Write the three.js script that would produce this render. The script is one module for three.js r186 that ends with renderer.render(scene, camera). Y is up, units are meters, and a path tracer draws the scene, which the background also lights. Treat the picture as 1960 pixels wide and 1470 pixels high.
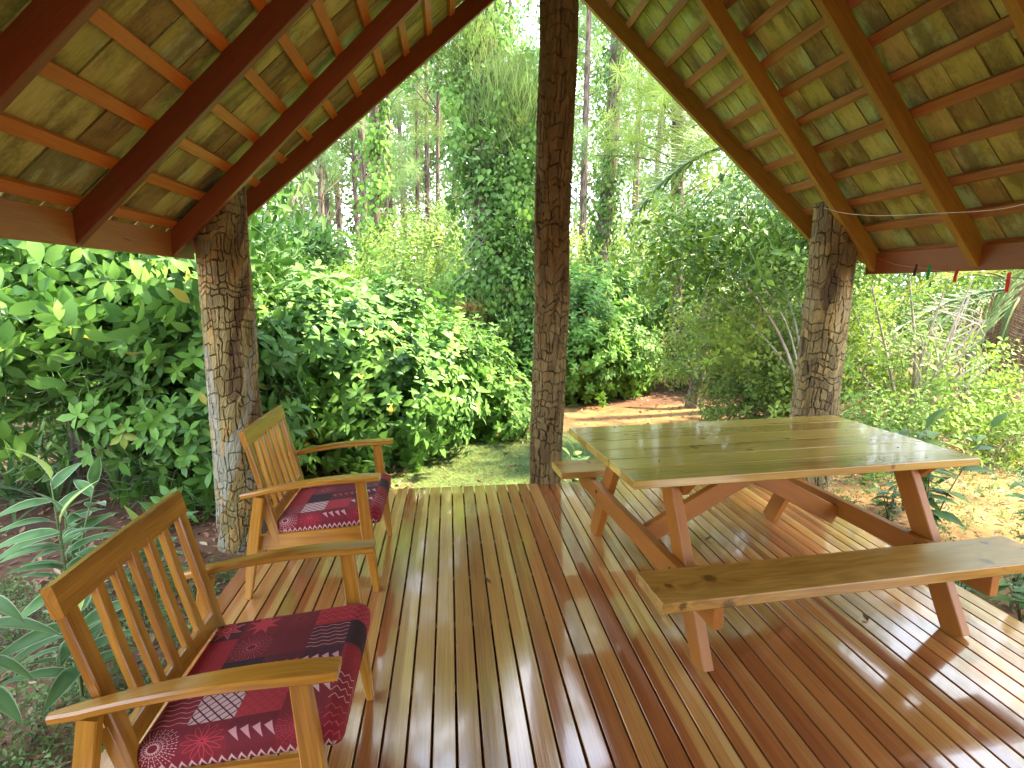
import * as THREE from 'three';
import { RoundedBoxGeometry } from 'three/addons/geometries/RoundedBoxGeometry.js';
import { mergeGeometries, toCreasedNormals } from 'three/addons/utils/BufferGeometryUtils.js';

// ---------------------------------------------------------------- camera, sky, sun, exposure
const scene = new THREE.Scene();
const camera = new THREE.PerspectiveCamera(69.02, 1024 / 768, 0.05, 400);
camera.position.set(0, 1.62, 0);
camera.rotation.set(-0.16954, -0.11202, 0, 'YXZ');
const renderer = new THREE.WebGLRenderer({ antialias: true });
renderer.toneMapping = THREE.LinearToneMapping;
renderer.toneMappingExposure = 6.9;
renderer.shadowMap.enabled = true;

let seed = 12345;
function srand(s) { seed = s >>> 0; }
function rnd() { seed = (seed + 0x6D2B79F5) >>> 0; let t = seed; t = Math.imul(t ^ (t >>> 15), t | 1); t ^= t + Math.imul(t ^ (t >>> 7), t | 61); return ((t ^ (t >>> 14)) >>> 0) / 4294967296; }
const rr = (a, b) => a + (b - a) * rnd();
const pick = a => a[Math.floor(rnd() * a.length)];
const clamp = (x, a, b) => Math.min(b, Math.max(a, x));
const mix = (a, b, t) => a + (b - a) * t;
const sstep = (a, b, x) => { const t = clamp((x - a) / (b - a), 0, 1); return t * t * (3 - 2 * t); };
function hash(x, y, s = 0) { let h = Math.imul(x | 0, 374761393) + Math.imul(y | 0, 668265263) + Math.imul(s | 0, 1274126177); h = Math.imul(h ^ (h >>> 13), 1274126177); return ((h ^ (h >>> 16)) >>> 0) / 4294967296; }
function vnoise(x, y, s = 0, px = 0, py = 0) {
  const xi = Math.floor(x), yi = Math.floor(y), fx = x - xi, fy = y - yi;
  const u = fx * fx * (3 - 2 * fx), v = fy * fy * (3 - 2 * fy);
  const wx = i => px ? ((i % px) + px) % px : i, wy = i => py ? ((i % py) + py) % py : i;
  const a = hash(wx(xi), wy(yi), s), b = hash(wx(xi + 1), wy(yi), s), c = hash(wx(xi), wy(yi + 1), s), d = hash(wx(xi + 1), wy(yi + 1), s);
  return mix(mix(a, b, u), mix(c, d, u), v);
}
function fbm(x, y, s = 0, o = 4, px = 0, py = 0) { let r = 0, a = 0.5, t = 0; for (let i = 0; i < o; i++) { r += a * vnoise(x, y, s + i * 17, px, py); t += a; a *= 0.5; x *= 2; y *= 2; px *= 2; py *= 2; } return r / t; }

{ // bright, thinly clouded sky, computed once for all directions
  const W = 1024, H = 512, d = new Float32Array(W * H * 4);
  for (let j = 0; j < H; j++) for (let i = 0; i < W; i++) {
    const el = Math.max(0, (j + 0.5) / H * 180 - 90), e = el / 90;
    const k = Math.pow(1 - e, 1.6);
    const cl = sstep(0.42, 0.72, fbm(i / W * 12, j / H * 10 * (1 + 0.3 * e), 5, 5, 12, 0));
    const q = (j * W + i) * 4;
    d[q] = mix(mix(0.42, 0.92, k), 1.25, cl * 0.75); d[q + 1] = mix(mix(0.62, 1.0, k), 1.27, cl * 0.75); d[q + 2] = mix(mix(1.0, 1.1, k), 1.3, cl * 0.75); d[q + 3] = 1;
  }
  const t = new THREE.DataTexture(d, W, H, THREE.RGBAFormat, THREE.FloatType);
  t.mapping = THREE.EquirectangularReflectionMapping; t.magFilter = t.minFilter = THREE.LinearFilter; t.needsUpdate = true;
  scene.background = t; scene.environment = t; scene.backgroundIntensity = 1.05; scene.environmentIntensity = 1.05;
}
const sun = new THREE.DirectionalLight(0xffeecb, 5);
sun.position.set(17, 24, -1.3); sun.target.position.set(0, 0, 0);
sun.castShadow = true; sun.shadow.radius = 4;
sun.shadow.mapSize.set(4096, 4096);
Object.assign(sun.shadow.camera, { left: -25, right: 25, top: 25, bottom: -25, near: 1, far: 90 });
scene.add(sun, sun.target);

// ---------------------------------------------------------------- helpers
const V = (x, y, z) => new THREE.Vector3(x, y, z);
const C = (r, g, b) => new THREE.Color().setRGB(r, g, b);
const taken = {};
function numbered(n) { const k = taken[n] = (taken[n] ?? -1) + 1; return k ? n + '_' + String(k).padStart(3, '0') : n; }
function thing(name, label, category, pos = [0, 0, 0], turn = 0, group) {
  const o = new THREE.Group(); o.name = numbered(name); o.position.set(...pos); o.rotation.y = turn;
  o.userData = { label, category }; if (group) o.userData.group = group;
  scene.add(o); return o;
}
function part(name, geo, mat, parent, kind, label) {
  const m = new THREE.Mesh(geo, mat); m.name = name; m.castShadow = m.receiveShadow = true;
  if (kind) m.userData.kind = kind; if (label) m.userData.label = label;
  parent.add(m); return m;
}
function gpart(name, parent) { const g = new THREE.Group(); g.name = name; parent.add(g); return g; }
function tex(W, H, fn, srgb = true, rep) {
  const d = new Uint8Array(W * H * 4);
  for (let j = 0; j < H; j++) for (let i = 0; i < W; i++) {
    const c = fn(i / W, j / H), q = (j * W + i) * 4;
    for (let k = 0; k < 3; k++) d[q + k] = 255 * clamp(srgb ? Math.pow(clamp(c[k], 0, 1), 1 / 2.2) : c[k], 0, 1);
    d[q + 3] = 255;
  }
  const t = new THREE.DataTexture(d, W, H); t.wrapS = t.wrapT = THREE.RepeatWrapping; t.magFilter = THREE.LinearFilter; t.minFilter = THREE.LinearFilter;
  if (srgb) t.colorSpace = THREE.SRGBColorSpace; t.needsUpdate = true; return t;
}
const mix3 = (a, b, t) => [mix(a[0], b[0], t), mix(a[1], b[1], t), mix(a[2], b[2], t)];
// uv in metres: v along the grain axis, u across
function grainUV(geo, axis, su, sv, ou = 0, ov = 0) {
  const g = geo, p = g.attributes.position, n = g.attributes.normal, uv = new Float32Array(p.count * 2);
  for (let i = 0; i < p.count; i++) {
    const P = [p.getX(i), p.getY(i), p.getZ(i)], N = [Math.abs(n.getX(i)), Math.abs(n.getY(i)), Math.abs(n.getZ(i))];
    const oth = [0, 1, 2].filter(k => k !== axis);
    let u; if (N[axis] > N[oth[0]] && N[axis] > N[oth[1]]) { uv[i * 2] = P[oth[0]] / su + ou; uv[i * 2 + 1] = P[oth[1]] / su + ov; continue; }
    u = N[oth[0]] > N[oth[1]] ? P[oth[1]] : P[oth[0]];
    uv[i * 2] = u / su + ou; uv[i * 2 + 1] = P[axis] / sv + ov;
  }
  g.setAttribute('uv', new THREE.BufferAttribute(uv, 2)); return g;
}
function plank(lx, ly, lz, c = 0.004, axis = 0, su = 0.3, sv = 2.4) {
  const g = new RoundedBoxGeometry(lx, ly, lz, 1, c); return grainUV(g, axis, su, sv, rnd() * 7, rnd() * 7);
}
// loft of chamfered rectangles: secs = [x, y, z, width along side, height]
function loft(secs, side = [0, 0, 1], ch = 0.004, su = 0.3, sv = 2.4) {
  const S = V(...side).normalize(), pos = [], uv = [], idx = [], n = secs.length, ou = rnd() * 7, ov = rnd() * 7; let L = 0;
  for (let i = 0; i < n; i++) {
    const c = V(secs[i][0], secs[i][1], secs[i][2]), a = secs[Math.max(0, i - 1)], b = secs[Math.min(n - 1, i + 1)];
    const T = V(b[0] - a[0], b[1] - a[1], b[2] - a[2]).normalize(), U = T.clone().cross(S).normalize();
    const w = secs[i][3] / 2, h = secs[i][4] / 2, k = Math.min(ch, w * 0.9, h * 0.9);
    if (i) L += c.distanceTo(V(secs[i - 1][0], secs[i - 1][1], secs[i - 1][2]));
    const pts = [[w, -h + k], [w, h - k], [w - k, h], [-w + k, h], [-w, h - k], [-w, -h + k], [-w + k, -h], [w - k, -h], [w, -h + k]]; let per = 0;
    pts.forEach(([x, y], q) => { const P = c.clone().addScaledVector(S, x).addScaledVector(U, y); pos.push(P.x, P.y, P.z); if (q) per += Math.hypot(x - pts[q - 1][0], y - pts[q - 1][1]); uv.push(per / su + ou, L / sv + ov); });
  }
  for (let i = 0; i < n - 1; i++) for (let q = 0; q < 8; q++) { const a = i * 9 + q, b = a + 9; idx.push(a, b, a + 1, a + 1, b, b + 1); }
  for (const e of [0, n - 1]) for (let q = 1; q < 7; q++) { const a = e * 9; if (e) idx.push(a, a + q, a + q + 1); else idx.push(a, a + q + 1, a + q); }
  let g = new THREE.BufferGeometry(); g.setAttribute('position', new THREE.Float32BufferAttribute(pos, 3)); g.setAttribute('uv', new THREE.Float32BufferAttribute(uv, 2)); g.setIndex(idx);
  return toCreasedNormals(g, 0.45);
}
// tapered round limb through points, r from r0 to r1
function limb(pts, r0, r1, rad = 7, wob = 0) {
  const cur = new THREE.CatmullRomCurve3(pts.map(p => p.isVector3 ? p : V(...p))), n = Math.max(2, (pts.length - 1) * 4), fr = cur.computeFrenetFrames(n, false), pos = [], idx = [], uv = [], L = cur.getLength();
  for (let i = 0; i <= n; i++) {
    const c = cur.getPointAt(i / n), r = mix(r0, r1, i / n);
    for (let q = 0; q <= rad; q++) { const a = q / rad * Math.PI * 2, k = r * (1 + wob * (vnoise(q % rad * 1.3, i * 0.9, 91) - 0.5)); const P = c.clone().addScaledVector(fr.normals[i], Math.cos(a) * k).addScaledVector(fr.binormals[i], Math.sin(a) * k); pos.push(P.x, P.y, P.z); uv.push(q / rad * 2 * Math.PI * r0 / 0.5, i / n * L / 1.0); }
  }
  for (let i = 0; i < n; i++) for (let q = 0; q < rad; q++) { const a = i * (rad + 1) + q, b = a + rad + 1; idx.push(a, a + 1, b, a + 1, b + 1, b); }
  const g = new THREE.BufferGeometry(); g.setAttribute('position', new THREE.Float32BufferAttribute(pos, 3)); g.setAttribute('uv', new THREE.Float32BufferAttribute(uv, 2)); g.setIndex(idx); g.computeVertexNormals(); return g;
}

// ---------------------------------------------------------------- materials
function woodMap(s, cols, o = {}) { // cols: dark, mid, light; u across (one tile), v along
  const { streak = 0.0, knots = 0, fine = 0.25, blotch = 0, W = 128, H = 1024 } = o, kn = [];
  for (let i = 0; i < knots; i++) kn.push([hash(i, 1, s), hash(i, 2, s), 0.6 + hash(i, 3, s) * 0.8]);
  return tex(W, H, (u, v) => {
    let w = fbm(u * 3, v * 3, s + 3, 3, 3, 3), kd = 0;
    let uu = u + (w - 0.5) * 0.35;
    for (const [ku, kv, ks] of kn) { let du = Math.abs(u - ku), dv = Math.abs(v - kv); du = Math.min(du, 1 - du); dv = Math.min(dv, 1 - dv); const q = Math.hypot(du * 12 / ks, dv * 75 / ks); if (q < 6) { uu += Math.sign(u - ku) * 0.09 * Math.exp(-q * q / 5); } kd = Math.max(kd, 1 - sstep(0.6, 1.15, q + 0.4 * vnoise(u * 90, v * 400, s))); }
    const ring = 0.5 + 0.5 * Math.sin(uu * 38 + 9 * vnoise(u * 2, v * 6, s + 9, 2, 6));
    const fib = vnoise(uu * 64, v * 24, s + 21), big = fbm(u * 2, v * 5, s + 31, 3, 2, 5);
    let c = mix3(cols[0], cols[1], sstep(0.2, 0.75, big * 0.75 + ring * 0.25));
    c = mix3(c, cols[2], streak * sstep(0.42, 0.56, u + 0.32 * (fbm(u * 2, v * 3, s + 41, 2, 2, 3) - 0.5) + 0.1 * (big - 0.5)));
    if (blotch) c = mix3(c, cols[0], blotch * sstep(0.5, 0.68, fbm(u * 2, v * 16, s + 51, 4, 2, 16)));
    const f = 1 - fine * (fib - 0.5) * 1.2 - 0.10 * (ring - 0.5);
    c = c.map(x => x * f);
    return kd > 0 ? mix3(c, cols[0].map(x => x * 0.35), kd * 0.85) : c;
  });
}
const grainBump = tex(256, 512, (u, v) => { const a = 0.55 * vnoise(u * 70, v * 14, 3, 70, 14) + 0.3 * vnoise(u * 140, v * 20, 4, 140, 20) + 0.35 * vnoise(u * 12, v * 10, 8, 12, 10); return [a, a, a]; }, false);
const softBump = tex(256, 256, (u, v) => { const a = fbm(u * 8, v * 8, 77, 5, 8, 8); return [a, a, a]; }, false);
const P = (o) => new THREE.MeshPhysicalMaterial(o);
const deckMats = [];
const RED = [0.225, 0.066, 0.017], BRN = [0.30, 0.105, 0.027], ORG = [0.38, 0.16, 0.04], YEL = [0.43, 0.23, 0.066];
const deckPal = [[RED, BRN, ORG, 0.3], [BRN, ORG, YEL, 0.9], [ORG, YEL, [0.48, 0.30, 0.11], 0.8], [BRN, ORG, ORG, 0.2], [RED, BRN, YEL, 0.85], [ORG, [0.37, 0.17, 0.05], YEL, 0.5], [BRN, [0.29, 0.11, 0.034], YEL, 0.45], [RED, [0.22, 0.07, 0.021], BRN, 0.4]];
deckPal.forEach((p, i) => deckMats.push(P({ map: woodMap(100 + i * 7, p, { streak: p[3], fine: 0.34, blotch: 0.45 }), roughness: 0.11, specularIntensity: 1, ior: 1.7, clearcoat: 0.6, clearcoatRoughness: 0.05, bumpMap: grainBump, bumpScale: 0.00007, color: C(1, 1, 1) })));
const pineMap = woodMap(301, [[0.36, 0.22, 0.04], [0.52, 0.36, 0.075], [0.58, 0.43, 0.11]], { streak: 0.5, knots: 5, fine: 0.22, W: 256 });
const pineMap2 = woodMap(302, [[0.33, 0.20, 0.036], [0.48, 0.32, 0.066], [0.55, 0.40, 0.10]], { streak: 0.4, knots: 6, fine: 0.25, W: 256 });
const pineMats = [pineMap, pineMap2].map(m => P({ map: m, roughness: 0.13, ior: 1.6, clearcoat: 0.5, clearcoatRoughness: 0.07, bumpMap: grainBump, bumpScale: 0.00016 }));
const benchMat = P({ map: woodMap(303, [[0.24, 0.115, 0.018], [0.36, 0.19, 0.032], [0.42, 0.24, 0.05]], { streak: 0.5, knots: 5, fine: 0.3, W: 256 }), roughness: 0.24, bumpMap: grainBump, bumpScale: 0.0003 });
const paintMap = woodMap(311, [[0.27, 0.088, 0.006], [0.34, 0.118, 0.008], [0.37, 0.14, 0.011]], { fine: 0.12 });
const paintMat = P({ map: paintMap, roughness: 0.5, bumpMap: grainBump, bumpScale: 0.0003 });
const chairMats = [0, 1, 2].map(i => P({ map: woodMap(321 + i * 5, [[0.25, 0.095, 0.009], [0.38, 0.165, 0.014], [0.44, 0.215, 0.024]], { streak: 0.4, fine: 0.3 }), roughness: 0.2, ior: 1.55, bumpMap: grainBump, bumpScale: 0.0002 }));
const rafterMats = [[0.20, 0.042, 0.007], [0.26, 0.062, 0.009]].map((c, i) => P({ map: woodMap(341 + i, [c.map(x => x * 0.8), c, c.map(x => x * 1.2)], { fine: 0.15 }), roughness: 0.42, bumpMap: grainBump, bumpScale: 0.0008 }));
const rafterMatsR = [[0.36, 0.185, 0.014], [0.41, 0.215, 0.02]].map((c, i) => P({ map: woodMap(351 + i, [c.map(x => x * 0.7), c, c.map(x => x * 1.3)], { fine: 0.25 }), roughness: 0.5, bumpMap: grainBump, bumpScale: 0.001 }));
const battenMat = P({ map: woodMap(361, [[0.44, 0.12, 0.010], [0.54, 0.17, 0.013], [0.58, 0.19, 0.018]], { fine: 0.18 }), roughness: 0.45, bumpMap: grainBump, bumpScale: 0.0008 });
const battenMatR = P({ map: woodMap(362, [[0.22, 0.08, 0.018], [0.36, 0.12, 0.025], [0.42, 0.19, 0.07]], { fine: 0.3, streak: 0.5 }), roughness: 0.5, bumpMap: grainBump, bumpScale: 0.001 });
const fasciaMat = P({ map: woodMap(371, [[0.31, 0.11, 0.016], [0.37, 0.145, 0.022], [0.43, 0.19, 0.045]], { fine: 0.2, streak: 0.3 }), roughness: 0.45, bumpMap: grainBump, bumpScale: 0.0008 });
function shingleMap(s, base, dark, green) { // aged boards: mildew blotches with grain, streaks along the fall
  return tex(256, 256, (u, v) => {
    const a = fbm(u * 3, v * 3, s, 5, 3, 3), st = fbm(u * 8, v * 2, s + 5, 3, 8, 2), g = fbm(u * 3, v * 3, s + 9, 4, 3, 3), f = vnoise(u * 60, v * 10, s + 13, 60, 10), sp = fbm(u * 40, v * 40, s + 15, 2, 40, 40);
    let c = mix3(base, green, sstep(0.5, 0.7, g)); c = mix3(c, dark, 0.8 * sstep(0.40, 0.72, a * 0.6 + st * 0.4 + (sp - 0.5) * 0.16));
    return c.map(x => x * (0.86 + 0.28 * f));
  });
}
const OLV = [0.40, 0.385, 0.088], DRK = [0.15, 0.13, 0.026], GRN = [0.40, 0.48, 0.21], TAN = [0.48, 0.44, 0.125];
const shingleMats = [[OLV, DRK, GRN], [TAN, DRK, OLV], [OLV, [0.17, 0.12, 0.03], TAN], [GRN, DRK, OLV], [[0.3, 0.22, 0.06], [0.09, 0.06, 0.015], OLV], [TAN, [0.2, 0.14, 0.04], GRN]].map((c, i) => P({ map: shingleMap(400 + i * 20, ...c), roughness: 0.75, bumpMap: softBump, bumpScale: 0.002 }));
const metalDark = P({ color: C(0.1, 0.07, 0.05), roughness: 0.6, metalness: 0.7 });
const barkMap = tex(256, 512, (u, v) => { const a = fbm(u * 10, v * 6, 501, 5, 10, 6), f = vnoise(u * 50, v * 14, 503, 50, 14); return mix3([0.055, 0.036, 0.024], [0.20, 0.15, 0.105], sstep(0.3, 0.75, a * 0.7 + f * 0.3)); });
const barkMat = P({ map: barkMap, roughness: 0.95, bumpMap: softBump, bumpScale: 0.012 });
const pineBarkMat = P({ map: tex(256, 512, (u, v) => { const a = fbm(u * 12, v * 4, 511, 5, 12, 4); return mix3([0.045, 0.030, 0.022], [0.17, 0.12, 0.085], sstep(0.32, 0.7, a)); }), roughness: 0.95, bumpMap: softBump, bumpScale: 0.02 });
const paleBarkMat = P({ map: tex(128, 256, (u, v) => mix3([0.2, 0.16, 0.12], [0.5, 0.43, 0.36], fbm(u * 6, v * 6, 521, 4, 6, 6))), roughness: 0.9 });
const twigMat = P({ color: C(0.16, 0.12, 0.06), roughness: 0.9 });
const greenStemMat = P({ color: C(0.12, 0.16, 0.05), roughness: 0.8 });

// ---------------------------------------------------------------- ground
const gh = (x, z) => -0.3 - 0.1 * sstep(-1.2, -2.4, x) + 0.05 * (fbm(x * 0.6 + 50, z * 0.6 + 50, 61, 3) - 0.5) + 0.02 * (vnoise(x * 5, z * 5, 62) - 0.5);
{
  const xs = [], zs = [];
  for (let x = -90; x < -9; x += 9) xs.push(x); for (let x = -9; x <= 13; x += 0.11) xs.push(x); for (let x = 14; x <= 90; x += 7.6) xs.push(x);
  for (let z = -90; z < -16; z += 8) zs.push(z); for (let z = -16; z <= 3; z += 0.11) zs.push(z); for (let z = 4; z <= 60; z += 8) zs.push(z);
  const pos = [], col = [], uv = [], idx = [], nx = xs.length;
  for (const z of zs) for (const x of xs) {
    pos.push(x, gh(x, z), z); uv.push(x / 1.7, z / 1.7);
    const n = fbm(x * 1.1 + 9, z * 1.1 + 9, 63, 4), n2 = fbm(x * 4 + 9, z * 4, 64, 3);
    let c = mix3([0.08, 0.038, 0.019], [0.165, 0.072, 0.034], n);
    const sand = Math.max(sstep(1.9, 0.9, Math.hypot((x - 2.7) / 1.15, (z + 7.9) / 0.75) + (n - 0.5) * 1.3), sstep(2.6, 1.2, Math.hypot((x - 5.4) / 1.3, (z + 4.0) / 1.2) + (n - 0.5) * 1.5));
    c = mix3(c, mix3([0.25, 0.12, 0.036], [0.36, 0.20, 0.06], n2), sand * 0.9);
    const lawn = sstep(1.25, 0.85, Math.hypot((x - 0.75) / 1.5, (z + 5.75) / 1.3) + (n - 0.5) * 0.5);
    c = mix3(c, [0.10, 0.15, 0.035], lawn * 0.85);
    col.push(...c);
  }
  for (let j = 0; j < zs.length - 1; j++) for (let i = 0; i < nx - 1; i++) { const a = j * nx + i, b = a + nx; idx.push(a, b, a + 1, a + 1, b, b + 1); }
  const g = new THREE.BufferGeometry(); g.setAttribute('position', new THREE.Float32BufferAttribute(pos, 3)); g.setAttribute('color', new THREE.Float32BufferAttribute(col, 3)); g.setAttribute('uv', new THREE.Float32BufferAttribute(uv, 2)); g.setIndex(idx); g.computeVertexNormals();
  const map = tex(512, 512, (u, v) => { const a = fbm(u * 24, v * 24, 71, 4, 24, 24), b = vnoise(u * 120, v * 120, 72, 120, 120); const k = 0.6 + 0.65 * a + 0.25 * (b - 0.5); return [k * 0.85, k * 0.83, k * 0.8]; });
  const m = part('ground', g, P({ vertexColors: true, map, roughness: 1, bumpMap: softBump, bumpScale: 0.03 }), scene, 'structure');
}

// ---------------------------------------------------------------- deck
const PITCH = 0.0896, DZ0 = -4.45, DZ1 = 2.05;
{
  srand(501);
  const deck = new THREE.Group(); deck.name = 'deck'; deck.userData = { kind: 'structure', label: 'varnished timber deck of narrow red and yellow boards' }; scene.add(deck);
  let last = -1;
  for (let k = -14; k < 31; k++) {
    const x = (k + 0.5) * PITCH, jut = rr(-0.006, 0.006), z0 = DZ0 + jut, L = DZ1 - z0;
    const g = new RoundedBoxGeometry(PITCH - rr(0.006, 0.0085), 0.026, L, 1, 0.0035);
    const ov = rnd() * 5, p = g.attributes.position, n = g.attributes.normal, uv = [];
    for (let i = 0; i < p.count; i++) uv.push((p.getX(i) / PITCH + 0.5) * 0.98 + (Math.abs(n.getX(i)) > 0.7 ? p.getY(i) * 8 : 0), p.getZ(i) / 5.2 + ov);
    g.setAttribute('uv', new THREE.Float32BufferAttribute(uv, 2));
    let mi; do mi = pick([0, 0, 1, 2, 3, 3, 4, 4, 5, 6, 6, 7]); while (mi === last); last = mi;
    const b = part('board', g, deckMats[mi], deck); b.position.set(x, -0.013 + rr(-0.0008, 0.0008), z0 + L / 2); b.rotation.z = rr(-0.006, 0.006);
  }
  for (let z = DZ0 + 0.1; z < DZ1; z += 0.45) { const j = part('joist', plank(4.0, 0.09, 0.045, 0.003, 0), paintMat, deck); j.position.set(0.762, -0.072, z); }
  for (const x of [-1.2, 0.75, 2.7]) { const j = part('bearer', plank(0.07, 0.14, 6.2, 0.003, 2), paintMat, deck); j.position.set(x, -0.189, -1.25); for (const z of [-4.1, -2.2, -0.2, 1.6]) { const s = part('stump', plank(0.1, 0.4, 0.1, 0.004, 1), paintMat, deck); s.position.set(x, -0.46, z); } }
}

// ---------------------------------------------------------------- roof
const RX = 0.99, RY = 4.62, SL = 0.98, SR = 1.21, aL = Math.atan(SL), aR = Math.atan(SR), ZB = 2.0, XL = -1.85, XR = 3.36, DEP = 0.12;
const roofUnder = x => RY - (x < RX ? (RX - x) * SL : (x - RX) * SR); // line of the rafters' undersides
{
  srand(601);
  const roof = thing('veranda_roof', 'open gable roof of aged olive shingles on brown rafters and battens', 'roof');
  const dep = DEP, zBarge = (s, d) => s < 0 ? -4.66 - (3.605 - d) * 0.2384 : -4.68 - (3.407 - d) * 0.3213; // the gable leans out towards the ridge
  const place = (o, s, d, h, z) => { const a = s < 0 ? aL : aR; o.position.set(RX + s * (Math.cos(a) * d + Math.sin(a) * h), RY - Math.sin(a) * d + Math.cos(a) * h, z); o.rotation.z = -s * a; return o; };
  const lens = { '-1': (RX - XL) / Math.cos(aL), 1: (XR - RX) / Math.cos(aR) };
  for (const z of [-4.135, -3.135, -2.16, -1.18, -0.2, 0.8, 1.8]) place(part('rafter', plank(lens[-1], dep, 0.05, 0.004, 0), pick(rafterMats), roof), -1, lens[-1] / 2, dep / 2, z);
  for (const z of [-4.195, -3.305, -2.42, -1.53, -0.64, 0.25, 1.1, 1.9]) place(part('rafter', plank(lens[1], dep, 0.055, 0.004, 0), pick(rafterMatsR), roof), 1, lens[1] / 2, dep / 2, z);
  for (const s of [-1, 1]) {
    const A = place(new THREE.Object3D(), s, 0.02, dep / 2, zBarge(s, 0) + 0.02).position, B = place(new THREE.Object3D(), s, lens[s], dep / 2, zBarge(s, lens[s]) + 0.02).position;
    const T = B.clone().sub(A), L = T.length(), an = s < 0 ? aL : aR; T.normalize(); const N = V(s * Math.sin(an), Math.cos(an), 0), W = T.clone().cross(N).normalize();
    const o = part('barge_rafter', plank(L, dep + 0.03, 0.045, 0.004, 0), s < 0 ? rafterMats[1] : rafterMatsR[0], roof); o.position.copy(A.clone().add(B).multiplyScalar(0.5)).addScaledVector(N, 0.012); o.quaternion.setFromRotationMatrix(new THREE.Matrix4().makeBasis(T, N, W));
  }
  const rb = part('ridge_beam', plank(0.05, 0.2, ZB + 5.6, 0.004, 2), rafterMats[0], roof); rb.position.set(RX, RY + 0.0, (ZB - 5.6) / 2);
  // eave boards
  const fl = part('eave_board', plank(0.03, 0.165, ZB + 4.45, 0.003, 2), fasciaMat, roof); fl.position.set(XL - 0.017, 1.912, (ZB - 4.45) / 2);
  const fr = part('eave_board', plank(0.03, 0.16, ZB + 4.27, 0.003, 2), rafterMats[1], roof); fr.position.set(XR + 0.017, 1.812, (ZB - 4.27) / 2);
  const nail = part('nail', new THREE.CylinderGeometry(0.0025, 0.002, 0.06, 6), metalDark, roof); nail.position.set(-1.848, 1.905, -3.55); nail.rotation.set(1.1, 0, 0.5);
  // battens and shingles
  const bt = 0.034, BW = 0.062, rows = { '-1': [3.816, 0.266], 1: [3.654, 0.248] }, restGeos = [], under = [];
  for (const s of [-1, 1]) {
    const [first, step] = rows[s];
    for (let d = first, k = 0; d > -0.1; d -= step, k++) {
      const zf = zBarge(s, d) + 0.03, bl = ZB - zf;
      place(part('batten', plank(BW, bt, bl, 0.003, 2), s < 0 ? battenMat : battenMatR, roof), s, d, dep + bt / 2 + 0.001 + rr(0, 0.001), (zf + ZB) / 2);
      const z00 = zf - 0.09, tail = k ? 0.09 : s < 0 ? 0.19 : 0.10, len = k ? 0.35 : 0.26 + (s < 0 ? 0.19 : 0.10);
      const ul = new THREE.BoxGeometry(step, 0.004, ZB - z00), uo = place(new THREE.Object3D(), s, d - step / 2 + (k ? 0 : 0.06), dep + bt + 0.04 + 0.0003 * (k % 2), (z00 + ZB) / 2); uo.updateMatrix(); under.push(ul.applyMatrix4(uo.matrix));
      let z = z00 - rr(0, 0.2); // shingles whose tails rest just below this batten
      while (z < ZB) {
        const w = rr(0.17, 0.27), z0 = Math.max(z, z00), z1 = Math.min(z + w, ZB); z += w;
        if (z1 - z0 < 0.03) continue;
        const vis = z1 < (s < 0 ? -1.7 : -2.3) && d > 1.5;
        const g = new THREE.BoxGeometry(len, 0.011, z1 - z0 - rr(0.006, 0.012)); grainUV(g, 0, 0.45, 0.6, rnd() * 5, rnd() * 5);
        const o = place(new THREE.Object3D(), s, d - len / 2 + tail, dep + bt + 0.012 + rr(0, 0.008), (z0 + z1) / 2); o.rotation.z += s * 0.035;
        const m = pick(shingleMats);
        if (vis) { const t = part('shingle', g, m, roof); t.position.copy(o.position); t.rotation.copy(o.rotation); }
        else { o.updateMatrix(); restGeos.push(g.applyMatrix4(o.matrix)); }
      }
    }
  }
  part('shingles', mergeGeometries(restGeos), shingleMats[0], roof, 'stuff');
  part('roof_underlay', mergeGeometries(under), P({ color: C(0.05, 0.045, 0.035), roughness: 0.95 }), roof);
  const cap = []; for (const s of [-1, 1]) { const g = new THREE.BoxGeometry(0.22, 0.012, ZB + 5.7); const o = place(new THREE.Object3D(), s, 0.06, dep + bt + 0.075, (ZB - 5.7) / 2); o.updateMatrix(); cap.push(g.applyMatrix4(o.matrix)); }
  part('ridge_cap', mergeGeometries(cap), metalDark, roof);
}

// ---------------------------------------------------------------- house wall behind the viewer
{
  srand(651); const w = thing('house_wall', 'pale timber house wall closing the back of the veranda', 'wall', [0, -0.4, 2.12]), m = P({ map: woodMap(377, [[0.36, 0.25, 0.12], [0.44, 0.33, 0.17], [0.5, 0.38, 0.2]], { fine: 0.2 }), roughness: 0.7 });
  for (let x = XL + 0.1; x < XR; x += 0.2) { const top = RY - (x < RX ? (RX - x) * SL : (x - RX) * SR) + 0.28; const b = part('board', plank(0.196, top, 0.03, 0.004, 1), m, w); b.position.set(x, top / 2, 0); }
}

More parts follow.
